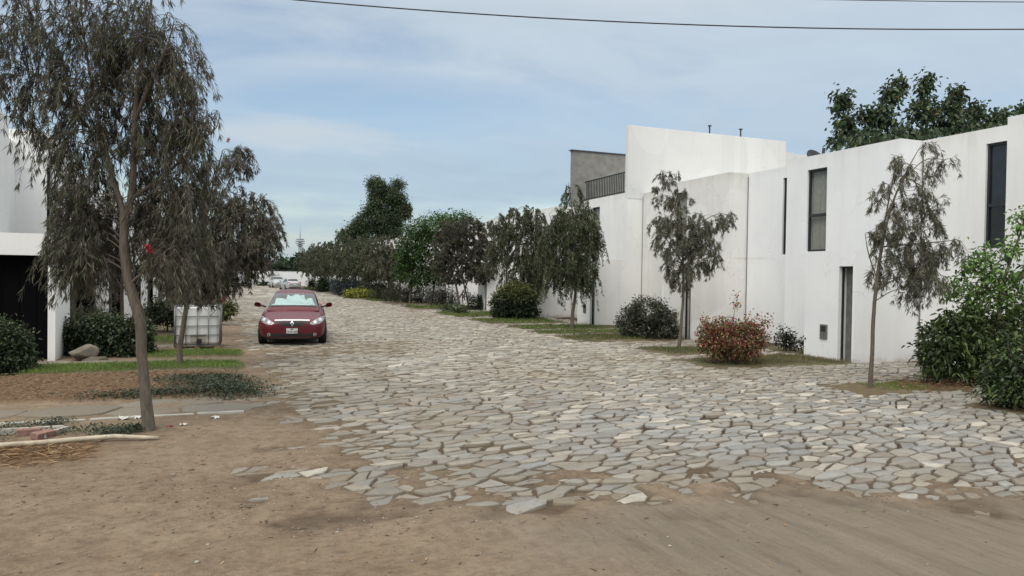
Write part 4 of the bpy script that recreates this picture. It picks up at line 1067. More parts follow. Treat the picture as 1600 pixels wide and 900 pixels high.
weeping_tree('bottlebrush_tree', 'dense weeping bottlebrush tree with curtain-like dark foliage near the railed terrace house', (12.55, 25.15), (893, 515),
    [[(893, 517, .075), (894, 490, .062), (898, 460, .055), (897, 420, .045), (893, 370, .034), (890, 320, .02), (884, 285, .006)], [(897, 430, .03), (870, 370, .02), (855, 335, .008)], [(897, 420, .03), (915, 370, .02), (925, 335, .008)]],
    [(888, 295, 14, 14, 8), (905, 325, 22, 14, 22), (875, 335, 28, 16, 30), (890, 355, 40, 24, 70), (860, 375, 20, 28, 40), (920, 370, 18, 30, 44), (890, 400, 44, 26, 90), (905, 425, 32, 20, 50), (868, 425, 26, 24, 36)],
    leaf=(.105, .028), per=40, twl=(.35, .95), twigs=3, cols=WEEP_GD, seed=23, hang=.85, tip=1.3)
weeping_tree('bottlebrush_tree', 'thin-stemmed weeping bottlebrush tree standing in front of the dark clipped round hedge', (12.65, 32.3), (791, 498),
    [[(791, 500, .055), (791, 470, .048), (790, 430, .042), (792, 390, .03), (800, 345, .015), (804, 325, .006)], [(791, 420, .03), (775, 380, .02), (768, 350, .008)], [(791, 410, .03), (815, 370, .02), (835, 345, .01)]],
    [(812, 330, 26, 12, 30), (838, 345, 18, 20, 36), (776, 350, 16, 18, 22), (800, 365, 32, 22, 60), (835, 385, 22, 26, 60), (785, 385, 24, 26, 40), (815, 410, 38, 24, 90), (838, 430, 18, 22, 40), (800, 435, 22, 16, 26), (770, 395, 14, 22, 16)],
    leaf=(.105, .032), per=36, twl=(.3, .8), twigs=3, cols=WEEP_GD+WEEP[:2], seed=24, hang=.8, tip=1.3)
weeping_tree('bottlebrush_tree', 'brown-grey bushy bottlebrush tree forking low, right of the fresh green leafy tree', (12.81, 40.18), (718, 485),
    [[(718, 494, .085), (717, 470, .075), (712, 445, .05), (700, 410, .03), (692, 380, .012)], [(716, 468, .05), (730, 440, .04), (738, 400, .03), (742, 360, .012)], [(734, 492, .06, .5), (728, 460, .05, .5), (722, 430, .04, .4), (718, 370, .012, .2)]],
    [(720, 352, 36, 16, 80), (745, 365, 28, 18, 70), (700, 375, 28, 20, 70), (725, 390, 46, 26, 170), (758, 395, 26, 24, 80), (690, 410, 24, 20, 60), (735, 422, 42, 18, 110), (762, 425, 16, 16, 34), (705, 432, 24, 12, 40)],
    leaf=(.11, .036), per=26, twl=(.18, .38), twigs=4, cols=WEEP_T+[(.075, .088, .042)], seed=25, hang=.3)
RT = 'brown bottlebrush trees along the far right kerb'
for i, (X, Y, h, r, n, cs, lb) in enumerate([
    (12.3, 56.5, 5.4, 2.2, 84, WEEP, 'grey airy bottlebrush tree seen against a white wall, left of the fresh green tree'),
    (12.2, 63.0, 5.6, 2.5, 90, WEEP_GD, 'grey-green weeping bottlebrush tree behind the bright yellow hedge'),
    (12.1, 70, 6.0, 2.8, 96, WEEP_F, 'dark olive bottlebrush tree behind the blue-grey bush, far right kerb'),
    (11.9, 77, 7.0, 3.0, 100, WEEP_GD, 'dull green taller bottlebrush tree just right of the small dark conifer'),
    (11.6, 85, 6.2, 2.9, 96, WEEP_F, 'farthest dark olive bottlebrush trees above the conifers', ),
    (11.8, 94, 6.2, 2.8, 90, WEEP_F, 'farthest dark olive bottlebrush trees above the conifers'),
    (12.2, 104, 6.4, 2.8, 90, WEEP_GD, 'last dark green bottlebrush tree beside the far white end wall')]):
    far_weep((X, Y), (600, 480), h, r, 70+i, lb, RT, cs, n, leaf=(.15, .06), per=26, spr=1.2, low=.8)

# ---- other trees
leafy('leafy_tree', 'fresh green leafy tree with pale thin trunk on the right kerb, mid street', 'tree', (12.29, 49.9), (640, 475),
    [[(640, 477, .09), (641, 455, .075), (643, 430, .06), (648, 400, .04), (660, 370, .02)], [(642, 440, .05), (665, 410, .04), (690, 380, .02)], [(672, 478, .06, 1.2), (674, 455, .055, 1.2), (680, 420, .04, 1.2), (700, 370, .02, 1.0)]],
    [(650, 365, 22, 18, 90), (680, 355, 30, 20, 130), (715, 345, 26, 14, 90), (640, 395, 24, 26, 120), (675, 390, 36, 30, 150, -.2), (650, 430, 30, 20, 110), (690, 425, 34, 20, 100), (720, 360, 22, 16, 60, .5), (630, 415, 12, 20, 40)],
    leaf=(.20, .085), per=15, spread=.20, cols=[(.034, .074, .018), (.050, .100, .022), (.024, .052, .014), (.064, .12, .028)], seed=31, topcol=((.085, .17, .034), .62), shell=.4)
leafy('eucalyptus_tree', 'tall dark eucalyptus tree rising above the far house roofs', 'tree', (24.29, 119.84), (592, 449),
    [[(592, 452, .5), (592, 410, .42), (588, 370, .3), (588, 320, .15)], [(592, 400, .3), (612, 350, .2), (620, 310, .1)], [(592, 405, .25), (560, 370, .2), (545, 355, .1)]],
    [(588,300,13,16,70),(610,303,11,16,60),(598,322,26,22,120),(600,345,32,24,150),(575,350,22,20,80),(590,372,34,16,110),(560,364,14,12,50),(590, 302, 7, 8, 34, 0.8), (583, 285, 8, 5, 34, -0.4), (595, 293, 7, 6, 34, -1.5), (582, 290, 11, 6, 34, 0.8), (606, 301, 11, 6, 34, -1.1), (619, 286, 8, 6, 34, 1.1), (609, 310, 8, 6, 34, 1.3), (615, 310, 11, 7, 34, -1.4), (576, 332, 9, 5, 34, -0.5), (586, 322, 9, 5, 34, -0.6), (586, 319, 9, 6, 34, -0.1), (583, 308, 7, 7, 34, 1.0), (593, 333, 9, 8, 34, 0.2), (592, 312, 8, 6, 34, -1.1), (599, 334, 11, 7, 34, 0.0), (617, 318, 11, 5, 34, 0.3), (628, 329, 9, 5, 34, -0.2), (631, 326, 9, 6, 34, -0.5), (630, 333, 9, 7, 34, -0.6), (628, 334, 9, 8, 34, -1.0), (558, 357, 11, 5, 34, -0.8), (575, 353, 11, 8, 34, -1.1), (587, 348, 11, 7, 34, 1.0), (561, 351, 8, 8, 34, -1.2), (600, 345, 11, 7, 34, -1.1), (616, 358, 8, 8, 34, 1.4), (608, 350, 9, 7, 34, -0.1), (616, 344, 8, 8, 34, 1.1), (553, 362, 9, 5, 34, 0.9), (566, 365, 7, 7, 34, -0.4), (565, 358, 11, 7, 34, 0.8), (564, 359, 9, 6, 34, 0.2), (538, 367, 9, 7, 34, 0.5), (544, 371, 9, 7, 34, -0.7), (543, 373, 11, 7, 34, 1.3), (540, 372, 11, 7, 34, 1.4), (586, 378, 8, 6, 34, 1.0), (601, 378, 7, 8, 34, -1.0), (595, 379, 11, 7, 34, 0.4), (595, 380, 7, 6, 34, -1.0), (614, 368, 8, 6, 34, 0.4), (607, 365, 8, 6, 34, -1.3), (609, 362, 8, 8, 34, -0.9), (607, 364, 11, 5, 34, 0.3), (559, 390, 7, 7, 34, -0.3), (560, 384, 7, 7, 34, 1.4), (566, 383, 9, 7, 34, 1.4), (560, 383, 8, 8, 34, -0.3), (632, 322, 6, 5, 20), (634, 335, 4, 3, 12), (628, 308, 5, 4, 14), (537, 368, 4, 4, 12)],
    leaf=(.34, .15), per=20, spread=.34, cols=[(.060, .086, .048), (.080, .110, .058), (.044, .064, .038), (.105, .135, .072)], seed=32, mat='leaf_far', shell=.55, bark='bark_dark', tr=(.08, .03))
leafy('broadleaf_tree', 'large dark broad-leaved tree rising behind the right-hand house roofs', 'tree', (21.15, 17.06), (1440, 538),
    [[(1440, 540, .16), (1440, 400, .14), (1438, 290, .10), (1440, 220, .06), (1446, 150, .02)], [(1438, 300, .07), (1390, 230, .05), (1370, 160, .015)], [(1438, 300, .07), (1330, 210, .05), (1308, 160, .015)], [(1439, 280, .07), (1490, 200, .05), (1492, 150, .015)], [(1439, 300, .07), (1560, 210, .04), (1600, 175, .012)]],
    [(1308, 165, 12, 18, 26), (1315, 200, 16, 18, 30), (1345, 185, 10, 14, 18), (1385, 150, 13, 18, 26), (1400, 135, 8, 12, 12), (1375, 185, 22, 20, 40), (1435, 140, 10, 14, 16), (1442, 125, 6, 8, 8), (1435, 175, 22, 22, 46), (1485, 150, 10, 16, 20), (1480, 180, 18, 18, 34), (1520, 175, 14, 12, 22), (1555, 182, 18, 8, 20), (1590, 172, 10, 14, 14), (1400, 215, 60, 18, 90), (1340, 222, 40, 14, 40), (1480, 205, 40, 14, 50), (1540, 195, 30, 8, 24), (1296, 228, 10, 5, 8)],
    leaf=(.15, .10), per=13, spread=.11, cols=[(.046, .074, .038), (.066, .098, .048), (.032, .052, .028), (.095, .13, .06), (.24, .21, .06)], w=[.3, .3, .2, .185, .015], seed=33, shell=.15, bark='bark_dark', tr=(.018, .008), out=.4, droop=.5)
leafy('young_tree', 'light green young leafy tree growing up through the big dark bush at the right edge', 'tree', (14.05, 9.66), (1560, 603),
    [[(1560, 600, .05), (1562, 520, .045), (1565, 450, .035), (1590, 370, .018), (1598, 335, .008)], [(1563, 480, .03), (1530, 430, .02), (1505, 405, .008)], [(1565, 450, .025), (1540, 400, .015), (1535, 380, .006)], [(1563, 470, .03), (1620, 400, .02), (1650, 350, .01)]],
    [(1590, 345, 12, 18, 12), (1575, 385, 20, 16, 18), (1535, 395, 18, 14, 12), (1515, 415, 14, 20, 16), (1550, 425, 30, 22, 36), (1595, 430, 30, 30, 40), (1500, 445, 20, 16, 14), (1540, 460, 34, 22, 40), (1590, 475, 30, 30, 40), (1630, 400, 30, 40, 30), (1485, 460, 12, 12, 8), (1520, 480, 20, 18, 18)],
    leaf=(.105, .046), per=9, spread=.085, cols=[(.12, .21, .05), (.15, .26, .065), (.085, .155, .04), (.19, .31, .085)], seed=34, shell=.2, tr=(.010, .004), out=.4, droop=.45)
# ---- bushes
leafy('big_bush', 'big dark glossy bush against the white wall at the right edge', 'bush', (13.54, 9.74), (1525, 604),
    [[(1525, 606, .03), (1515, 560, .02), (1500, 520, .01)], [(1535, 606, .03), (1550, 560, .02), (1560, 520, .01)], [(1520, 606, .03), (1480, 570, .02), (1465, 545, .01)]],
    [(1472, 535, 30, 30, 70), (1500, 515, 34, 24, 74), (1545, 525, 46, 34, 110), (1490, 565, 40, 34, 90), (1545, 575, 44, 34, 100), (1600, 525, 40, 44, 90, .2), (1456, 560, 18, 24, 30), (1520, 495, 16, 12, 16)],
    leaf=(.125, .050), per=11, spread=.085, cols=[(.052, .080, .030), (.072, .105, .038), (.036, .056, .022), (.125, .155, .05), (.098, .13, .044)], w=[.28, .26, .14, .15, .17], seed=41, part='foliage', stem_part='stem', shell=.5, droop=.4)
leafy('bush', 'rounder dark green bush in the lower right corner, in front of the big bush', 'bush', (11.63, 7.60), (1600, 643),
    [[(1600, 646, .03), (1590, 600, .02), (1580, 560, .01)], [(1605, 646, .03), (1620, 600, .02), (1630, 560, .01)]],
    [(1602, 565, 40, 38, 110), (1590, 605, 44, 34, 110), (1640, 590, 40, 50, 90)],
    leaf=(.095, .038), per=12, spread=.07, cols=[(.036, .060, .024), (.055, .085, .032), (.026, .042, .018), (.10, .13, .042)], seed=42, part='foliage', stem_part='stem', shell=.5, droop=.4)
leafy('flowering_bush', 'bushy red and orange flowering shrub on the dry grass island', 'bush', (10.95, 13.75), (1140, 572),
    [[(1140, 573, .03), (1130, 545, .02), (1115, 520, .01)], [(1142, 573, .03), (1160, 540, .02), (1180, 510, .008)], [(1141, 573, .02), (1142, 530, .012), (1145, 490, .006), (1152, 456, .003)]],
    [(1140, 531, 47, 29, 260), (1112, 532, 24, 26, 100), (1172, 530, 26, 30, 110), (1130, 513, 32, 15, 80), (1172, 512, 20, 12, 36), (1143, 546, 40, 16, 70), (1190, 498, 12, 6, 5), (1105, 502, 10, 5, 5), (1148, 470, 3, 12, 5)],
    leaf=(.055, .042), per=12, spread=.055, cols=[(.28, .065, .07), (.32, .15, .065), (.20, .05, .065), (.135, .145, .05), (.29, .23, .095), (.075, .068, .034)], w=[.19, .18, .12, .24, .13, .14], seed=43, part='foliage', stem_part='stem', shell=.35, out=.4)
leafy('round_bush', 'tall rounded grey-green bush with a few pink blossoms beside the bare sapling stem', 'bush', (13.03, 20.59), (1012, 530),
    [[(1012, 534, .03), (1005, 505, .02), (995, 480, .01)], [(1014, 534, .03), (1030, 500, .02), (1035, 480, .01)]],
    [(1012, 490, 34, 26, 240), (990, 505, 22, 26, 130), (1036, 505, 22, 26, 130), (1015, 514, 40, 18, 150)],
    leaf=(.085, .038), per=15, spread=.07, cols=[(.050, .062, .036), (.070, .082, .046), (.036, .045, .028), (.095, .105, .062), (.30, .20, .18)], w=[.33, .3, .2, .14, .03], seed=44, part='foliage', stem_part='stem')
leafy('clipped_hedge', 'dark rounded clipped hedge with yellowish top, by the thin-stemmed weeping tree', 'hedge', (12.74, 31.38), (806, 500),
    [[(806, 502, .03), (806, 480, .02), (806, 460, .01)]],
    [(805, 470, 32, 28, 380), (790, 475, 22, 26, 190), (822, 475, 20, 26, 190), (805, 486, 36, 16, 170)],
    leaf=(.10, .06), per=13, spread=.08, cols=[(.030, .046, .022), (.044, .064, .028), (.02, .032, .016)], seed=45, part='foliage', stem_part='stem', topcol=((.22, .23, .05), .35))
for i, (px, py, rx, ry, lb) in enumerate([(1212, 531, 18, 22, 'taller of two scraggly dark shrubs beside the red bush, against the white wall'), (1250, 536, 16, 15, 'lower of two scraggly dark shrubs, by the corner of the entrance block')]):
    leafy('wall_shrub', lb, 'shrub', (14.6, 15.9-.9*i), (px, 553), [[(px, 553, .015), (px-4, 535, .01), (px-8, 515, .006)], [(px+2, 553, .015), (px+6, 535, .01), (px+8, 518, .006)]],
          [(px-5, py, rx*.8, ry, 46), (px+7, py+5, rx*.8, ry*.8, 40)], leaf=(.075, .045), per=8, spread=.07, cols=[(.026, .038, .020), (.040, .048, .026), (.05, .035, .025)], seed=46+i, part='foliage', stem_part='stem', shell=.1)
HX = [(.040, .060, .030), (.058, .082, .038), (.028, .042, .022), (.082, .11, .048)]
leafy('hedge', 'bulky dark hedge at the left picture edge, beside the black garage opening', 'hedge', (-3.66, 15.95), (10, 589),
    [[(0, 590, .02), (0, 550, .015)], [(-40, 590, .02), (-40, 550, .015)], [(20, 590, .02), (20, 550, .015)]],
    [(-5, 545, 42, 44, 330), (-60, 545, 44, 44, 240), (20, 550, 30, 40, 220), (5, 570, 46, 22, 120), (-30, 515, 34, 18, 100)],
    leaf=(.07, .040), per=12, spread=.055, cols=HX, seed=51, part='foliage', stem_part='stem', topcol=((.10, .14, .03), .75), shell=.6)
leafy('hedge', 'long dark clipped hedge with yellow-green top beside the white entrance pillar', 'hedge', (-2.38, 18.80), (168, 560),
    [[(130, 560, .02), (130, 530, .015)], [(170, 560, .02), (170, 530, .015)], [(210, 560, .02), (210, 530, .015)]],
    [(116, 520, 20, 22, 120), (140, 516, 24, 20, 150), (165, 516, 26, 20, 150), (190, 516, 26, 20, 150), (216, 519, 22, 22, 130), (116, 543, 20, 20, 110), (145, 543, 26, 20, 130), (175, 543, 28, 20, 130), (205, 543, 26, 20, 130), (224, 540, 14, 22, 80)],
    leaf=(.075, .042), per=12, spread=.06, cols=HX, seed=52, part='foliage', stem_part='stem', topcol=((.12, .14, .03), .82), shell=.6)
leafy('low_shrub', 'pale olive mounded shrub just behind the long dark hedge', 'shrub', (-3.00, 21.64), (150, 542), [[(150, 535, .02), (150, 510, .01)]],
    [(135, 497, 24, 18, 120), (165, 500, 20, 16, 90), (150, 515, 30, 18, 80)], leaf=(.07, .025), per=12, spread=.07, cols=[(.05, .066, .032), (.07, .085, .045), (.035, .045, .025)], seed=53, part='foliage', stem_part='stem')
leafy('dark_shrub', 'dense dark shrub behind the caged white tank', 'shrub', (-1.54, 25.42), (262, 523), [[(262, 516, .03), (262, 490, .02)]],
    [(262, 485, 26, 22, 130), (240, 490, 18, 20, 80), (285, 490, 18, 18, 80)], leaf=(.09, .05), per=11, spread=.09, cols=HX, seed=54, part='foliage', stem_part='stem')
leafy('yellow_shrub', 'yellow-green low shrub right of the white tank, by the left kerb', 'shrub', (0.22, 29.19), (354, 509), [[(354, 500, .02), (354, 485, .01)]],
    [(354, 484, 13, 12, 90), (345, 490, 10, 9, 40)], leaf=(.085, .05), per=11, spread=.07, cols=[(.09, .11, .025), (.13, .14, .03), (.05, .07, .022)], seed=55, part='foliage', stem_part='stem')
# ---- low planting along the right kerb, mid and far
leafy('low_shrub', 'leafy green clump at the foot of the brown-grey bushy tree', 'shrub', (11.85, 37.50), (715, 489), [[(715, 497, .02), (715, 485, .01)]],
    [(708, 486, 16, 12, 110), (722, 490, 14, 9, 70), (735, 494, 14, 6, 50)], leaf=(.16, .045), per=11, spread=.12, cols=[(.04, .066, .026), (.06, .085, .034), (.028, .044, .02)], seed=61, part='foliage', stem_part='stem', broad=False)
leafy('dark_shrub', 'small dark shrub against the white wall, left of the meter box pillar', 'shrub', (14.03, 40.43), (747, 485), [[(747, 489, .02), (747, 475, .01)]],
    [(746, 475, 11, 13, 90), (752, 480, 8, 9, 50)], leaf=(.12, .06), per=10, spread=.10, cols=HX, seed=62, part='foliage', stem_part='stem')
leafy('dry_bush', 'dull brown-green bush patch around the green tree trunk', 'bush', (12.71, 51.70), (640, 473), [[(640, 477, .03), (640, 460, .02)]],
    [(625, 461, 18, 14, 110), (645, 459, 18, 15, 110), (610, 464, 12, 11, 60), (662, 462, 12, 13, 60)], leaf=(.14, .05), per=11, spread=.16, cols=[(.045, .042, .027), (.06, .056, .036), (.035, .034, .022), (.05, .062, .03)], seed=63, part='foliage', stem_part='stem')
leafy('dry_bush', 'dark brown twiggy bush left of the black garden bench', 'bush', (13.49, 46.18), (690, 479), [[(690, 482, .03), (690, 462, .02)]],
    [(684, 467, 14, 14, 110), (700, 466, 12, 13, 90)], leaf=(.13, .05), per=11, spread=.14, cols=[(.040, .040, .027), (.055, .05, .034), (.03, .03, .02)], seed=64, part='foliage', stem_part='stem')
leafy('yellow_hedge', 'bright yellow-green low hedge on the far right kerb', 'hedge', (10.72, 60.73), (562, 467), [[(562, 468, .03), (562, 462, .02)]],
    [(550, 461, 12, 7, 90), (565, 461, 14, 8, 110), (580, 462, 10, 6, 60)], leaf=(.16, .08), per=11, spread=.13, cols=[(.30, .31, .04), (.20, .23, .04), (.09, .12, .03), (.36, .35, .06)], seed=65, part='foliage', stem_part='stem')
leafy('low_hedge', 'dark green low hedge end right of the bright yellow hedge', 'hedge', (11.6, 57.8), (592, 470), [[(592, 470, .03), (592, 464, .02)]],
    [(592, 461, 14, 9, 90), (604, 463, 10, 7, 50)], leaf=(.15, .07), per=11, spread=.13, cols=[(.05, .07, .022), (.09, .11, .03), (.03, .045, .02)], seed=66, part='foliage', stem_part='stem')
leafy('blue_bush', 'blue-grey bush between the conifer and the yellow hedge', 'bush', (11.05, 70.12), (540, 462), [[(540, 464, .04), (540, 452, .03)]],
    [(532, 450, 14, 11, 100), (548, 450, 14, 11, 100)], leaf=(.2, .08), per=11, spread=.2, cols=[(.06, .085, .095), (.085, .11, .12), (.04, .055, .06)], seed=67, part='foliage', stem_part='stem')
leafy('conifer', 'small dark cone-shaped conifer on the far right kerb', 'tree', (10.63, 83.11), (505, 456), [[(505, 458, .10), (505, 445, .06), (505, 434, .02)]],
    [(505, 451, 8.5, 5, 90), (505, 446, 7, 5, 70), (505, 441, 4.5, 5, 46), (505, 436, 2.2, 4, 20)], leaf=(.22, .07), per=12, spread=.16, cols=[(.018, .036, .016), (.028, .05, .02), (.012, .022, .012)], seed=68, shell=.3)
leafy('conifer', 'tiny farther conifer left of the small dark cone-shaped one', 'tree', (10.54, 93.26), (487, 453), [[(487, 456, .10), (487, 445, .06), (487, 438, .02)]],
    [(487, 450, 5, 4, 50), (487, 445, 3.6, 4, 36), (487, 440, 1.8, 4, 18)], leaf=(.22, .07), per=11, spread=.16, cols=[(.02, .034, .018), (.03, .046, .022)], seed=69, shell=.3)
leafy('low_hedge', 'low yellowish hedge strip at the foot of the far conifers', 'hedge', (10.05, 90.26), (485, 454), [[(485, 457, .03), (485, 453, .02)]],
    [(480, 454, 8, 3, 50), (492, 454, 7, 3, 50)], leaf=(.2, .1), per=11, spread=.15, cols=[(.09, .10, .03), (.06, .075, .025)], seed=70, part='foliage', stem_part='stem')
for i, (X, Y, w_, h_, cs, lb) in enumerate([
    (13.3, 63.5, 2.0, 1.25, [(.045, .052, .030), (.06, .066, .04), (.033, .038, .024)], 'dark bush against the white wall behind the bright yellow hedge'),
    (13.2, 76.5, 2.2, 1.5, [(.04, .055, .028), (.055, .07, .036), (.03, .04, .022)], 'bush between the blue-grey bush and the small dark conifer, by the white wall'),
    (12.9, 86.5, 2.4, 1.4, [(.045, .05, .03), (.06, .064, .04)], 'broad low bush behind the farther tiny conifer'),
    (12.9, 97, 2.4, 1.5, [(.035, .05, .026), (.05, .066, .034)], 'last dark bush at the far end of the right kerb')]):
    k = K(X, Y); leafy('dark_shrub', lb, 'shrub', (X, Y), (600, 470), [[(600, 470, .04), (600, 470-h_*k*.5, .02)]],
        [(600-w_*k*.45, 470-h_*k*.45, w_*k*.6, h_*k*.5, 110), (600+w_*k*.45, 470-h_*k*.4, w_*k*.6, h_*k*.45, 110), (600, 470-h_*k*.55, w_*k*.5, h_*k*.5, 90)],
        leaf=(.19, .08), per=11, spread=.2, cols=cs, seed=160+i, part='foliage', stem_part='stem')
def agave(base, n, L, label, cols, seed, name='agave'):
    rg = rngs(seed); root = empty(name, (*base, 0), 0, label, 'plant')
    az = rg.uniform(0, 2*np.pi, n); el = rg.uniform(.3, 1.35, n); D = np.stack([np.cos(az)*np.cos(el), np.sin(az)*np.cos(el), np.sin(el)], 1)
    V, F, C = leaves(np.zeros((n, 3))+[0, 0, .03], D, L*rg.uniform(.7, 1.2, n), L*.13*rg.uniform(.8, 1.2, n), palette(rg, n, cols), rg, fold=.2, droop=.3, broad=True)
    link('leaf_rosette', mesh_np('leaf_rosette', V, F, M['leaf_broad'], C), root)
    m = MB(); m.lathe((0, 0, 0), (0, 0, 1), [(0, .08), (.1, .06), (.12, 0)], 8); m.build('stem', M['bark'], root)
agave((11.4, 36.3), 40, .75, 'pale spiky strap-leaved plant at the kerb near the brown-grey bushy tree', [(.09, .12, .06), (.13, .16, .09)], 81, 'spiky_plant')
agave((6.4, 119.8), 26, 1.5, 'dark spiky plant in front of the far white end wall', [(.03, .045, .025), (.05, .06, .03)], 82, 'spiky_plant')
leafy('slim_tree', 'thin bare-looking small tree in front of the far white end wall', 'tree', (7.98, 119.63), (430, 447), [[(430, 449, .05), (430, 440, .04), (431, 432, .02)]],
    [(430, 437, 4, 5, 26), (431, 431, 3, 4, 14)], leaf=(.25, .08), per=6, spread=.3, cols=[(.06, .075, .045)], seed=83, shell=.1)
def woods():
    rg = rngs(90); n = 2600
    X = rg.uniform(-60, 60, n); Y = 150 + rg.uniform(0, 18, n); top = 4.6 + 2.2*(fbm(X*.12, X*0, 4)-.5)*2 + rg.normal(0, .3, n)
    Z = top*rg.random(n)**.45; per = 9
    P = np.repeat(np.stack([X, Y, Z], 1), per, 0)+rg.normal(0, .55, (n*per, 3)); m = len(P); P[:, 2] = np.maximum(P[:, 2], .05)
    D = unit(rg.normal(size=(m, 3))); C = palette(rg, m, [(.030, .055, .026), (.042, .072, .032), (.022, .038, .02), (.035, .05, .035)])
    V, F, C = leaves(P, D, .95*rg.uniform(.6, 1.2, m), .6*rg.uniform(.6, 1.2, m), C, rg, fold=.1, broad=True)
    tag(link('woods', mesh_np('woods', V, F, M['leaf_far'], C)), 'low band of far dark green trees behind the end wall', 'woods', kind='stuff')
woods()
# ------------------------------------------------------------------ grass and ground cover
def grass(name, label, rects, dens, h, cols, seed, w=.006, clip=None, lean=.5, cat='grass', soft=.1):
    rg = rngs(seed); PP = []
    for (x0, x1, y0, y1) in rects:
        n = int((x1-x0)*(y1-y0)*dens); x = rg.uniform(x0-.12, x1+.12, n); y = rg.uniform(y0-.12, y1+.12, n)
        mk = rectmask(x, y, (x0, x1, y0, y1), .3)*(.35+.9*sstep(.3, .6, fbm(x*1.3, y*1.3, seed)))
        ok = rg.random(n) < mk; PP.append(np.stack([x[ok], y[ok]], 1))
    p = np.concatenate(PP); n = len(p); z = soil_height(p[:, 0], p[:, 1])
    P = np.column_stack([p, z-.005]); az = rg.uniform(0, 2*np.pi, n); ln = np.abs(rg.normal(0, lean, n))
    D = np.stack([np.cos(az)*ln, np.sin(az)*ln, np.ones(n)], 1)
    tall = .55+.9*fbm(p[:, 0]*2.5, p[:, 1]*2.5, seed+3)
    tone = (.65+.7*fbm(p[:, 0]*1.1, p[:, 1]*1.1, seed+8))[:, None]
    V, F, C = leaves(P, D, h*tall*rg.uniform(.5, 1.25, n), np.full(n, w)*rg.uniform(.7, 1.4, n), palette(rg, n, cols)*tone, rg, droop=.18)
    o = link(name, mesh_np(name, V, F, M['grass'], C)); return tag(o, label, cat, kind='stuff')
GR = [(.12, .225, .038), (.165, .27, .055), (.085, .16, .032), (.23, .26, .08)]
GO = [(.085, .115, .034), (.12, .145, .05), (.06, .08, .025), (.19, .165, .08)]
GY = [(.13, .12, .05), (.18, .155, .07), (.085, .09, .032), (.24, .19, .10)]
grass('grass', 'fresh green grass strip in front of the left hedges', [(-3.3, .38, 15.45, 16.75)], 2400, .095, GR, 101, lean=.6)
grass('grass', 'green grass strip between slab path and white tank', [(-1.5, .40, 17.8, 19.2)], 2400, .085, GR, 102, lean=.6)
grass('grass', 'far green grass patch left of the white tank', [(-4, -.5, 21.3, 23.2)], 500, .11, GR, 103, .012)
grass('grass', 'dull grass at the foot of the nearest right sapling', [(11.2, 12.3, 9.45, 10.4)], 1500, .09, GR, 104)
grass('dry_grass', 'yellowish dry grass island around the red bush', [(10.4, 14.1, 13.3, 14.9)], 1500, .09, GY, 105)
grass('grass', 'green grass island around the bare-stemmed sapling', [(10.9, 12.7, 15.95, 17.65)], 1300, .09, GO, 106, .008)
grass('grass', 'grass beds around the rounded grey-green bush', [(10.4, 14.1, 19.95, 22.15)], 700, .12, GO, 107, .011)
grass('grass', 'green grass beds around the dense weeping tree', [(10.4, 14.1, 22.95, 24.35), (10.6, 14.1, 25.1, 27)], 600, .11, GR[:2]+GO, 108, .014)
grass('grass', 'mid street grass beds by the dark clipped hedge', [(10.5, 14.1, 28.5, 31.3), (10.6, 14.9, 33.3, 37.7)], 320, .13, GR[:2]+GO, 109, .02)
grass('grass', 'farther grass beds along the right kerb', [(10.6, 14.9, 41.2, 45.4), (10.6, 14.9, 54, 59), (10.6, 14.9, 67, 73)], 120, .16, GR[:2]+GO, 110, .035)
def creeper(name, label, spots, n, L, cols, seed, w=.5):
    rg = rngs(seed); PP = []
    for (x, y, rx, ry, f) in spots:
        m = int(n*f); u = rg.normal(0, .5, (m, 2)); PP.append(np.column_stack([x+u[:, 0]*rx, y+u[:, 1]*ry]))
    p = np.concatenate(PP); m = len(p); z = soil_height(p[:, 0], p[:, 1]) + rg.random(m)*.07
    az = rg.uniform(0, 2*np.pi, m); D = np.stack([np.cos(az), np.sin(az), rg.uniform(.05, .9, m)], 1)
    V, F, C = leaves(np.column_stack([p, z]), D, L*rg.uniform(.6, 1.3, m), L*w*rg.uniform(.7, 1.2, m), palette(rg, m, cols), rg, fold=.1, broad=True)
    tag(link(name, mesh_np(name, V, F, M['leaf_broad'], C)), label, 'ground cover', kind='stuff')
CC = [(.045, .062, .034), (.062, .082, .046), (.034, .046, .028), (.085, .10, .06)]
creeper('ground_cover', 'grey-green creeping ground cover spreading over the mulch right of the big trunk', [(-.05, 13.2, .75, .9, 1), (.2, 12.5, .5, .6, .6), (-.9, 12.35, 1.1, .18, .5), (-.3, 13.9, .8, .3, .4)], 2600, .045, CC, 121)
creeper('weeds', 'low green weeds on the dirt just left of the big trunk', [(-1.15, 9.75, .26, .25, 1), (-.95, 9.85, .15, .15, .6)], 700, .035, CC, 122)
creeper('weeds', 'thin weeds at the left edge around the red bricks', [(-2.3, 10.3, .4, .35, 1), (-1.9, 10.55, .2, .2, .6), (-1.6, 10.0, .35, .25, .5), (-2.5, 9.8, .3, .3, .6)], 500, .035, CC, 123)
def straws(name, label, spots, n, L, cols, seed, w=.05, hz=.04):
    rg = rngs(seed); PP = []
    for (x, y, rx, ry, f) in spots:
        m = int(n*f); PP.append(np.column_stack([x+rg.uniform(-1, 1, m)*rx, y+rg.uniform(-1, 1, m)*ry]))
    p = np.concatenate(PP); m = len(p); z = soil_height(p[:, 0], p[:, 1]) + .004 + rg.random(m)**2*hz
    az = rg.normal(.3, .8, m)+np.pi*(rg.random(m) < .5); D = np.stack([np.cos(az), np.sin(az), rg.normal(.05, .16, m)], 1); LL = L*rg.uniform(.4, 1.4, m)
    V, F, C = leaves(np.column_stack([p, z]), D, LL, LL*w*rg.uniform(.6, 1.4, m), palette(rg, m, cols), rg)
    tag(link(name, mesh_np(name, V, F, M['straw'], C)), label, 'straw', kind='stuff')
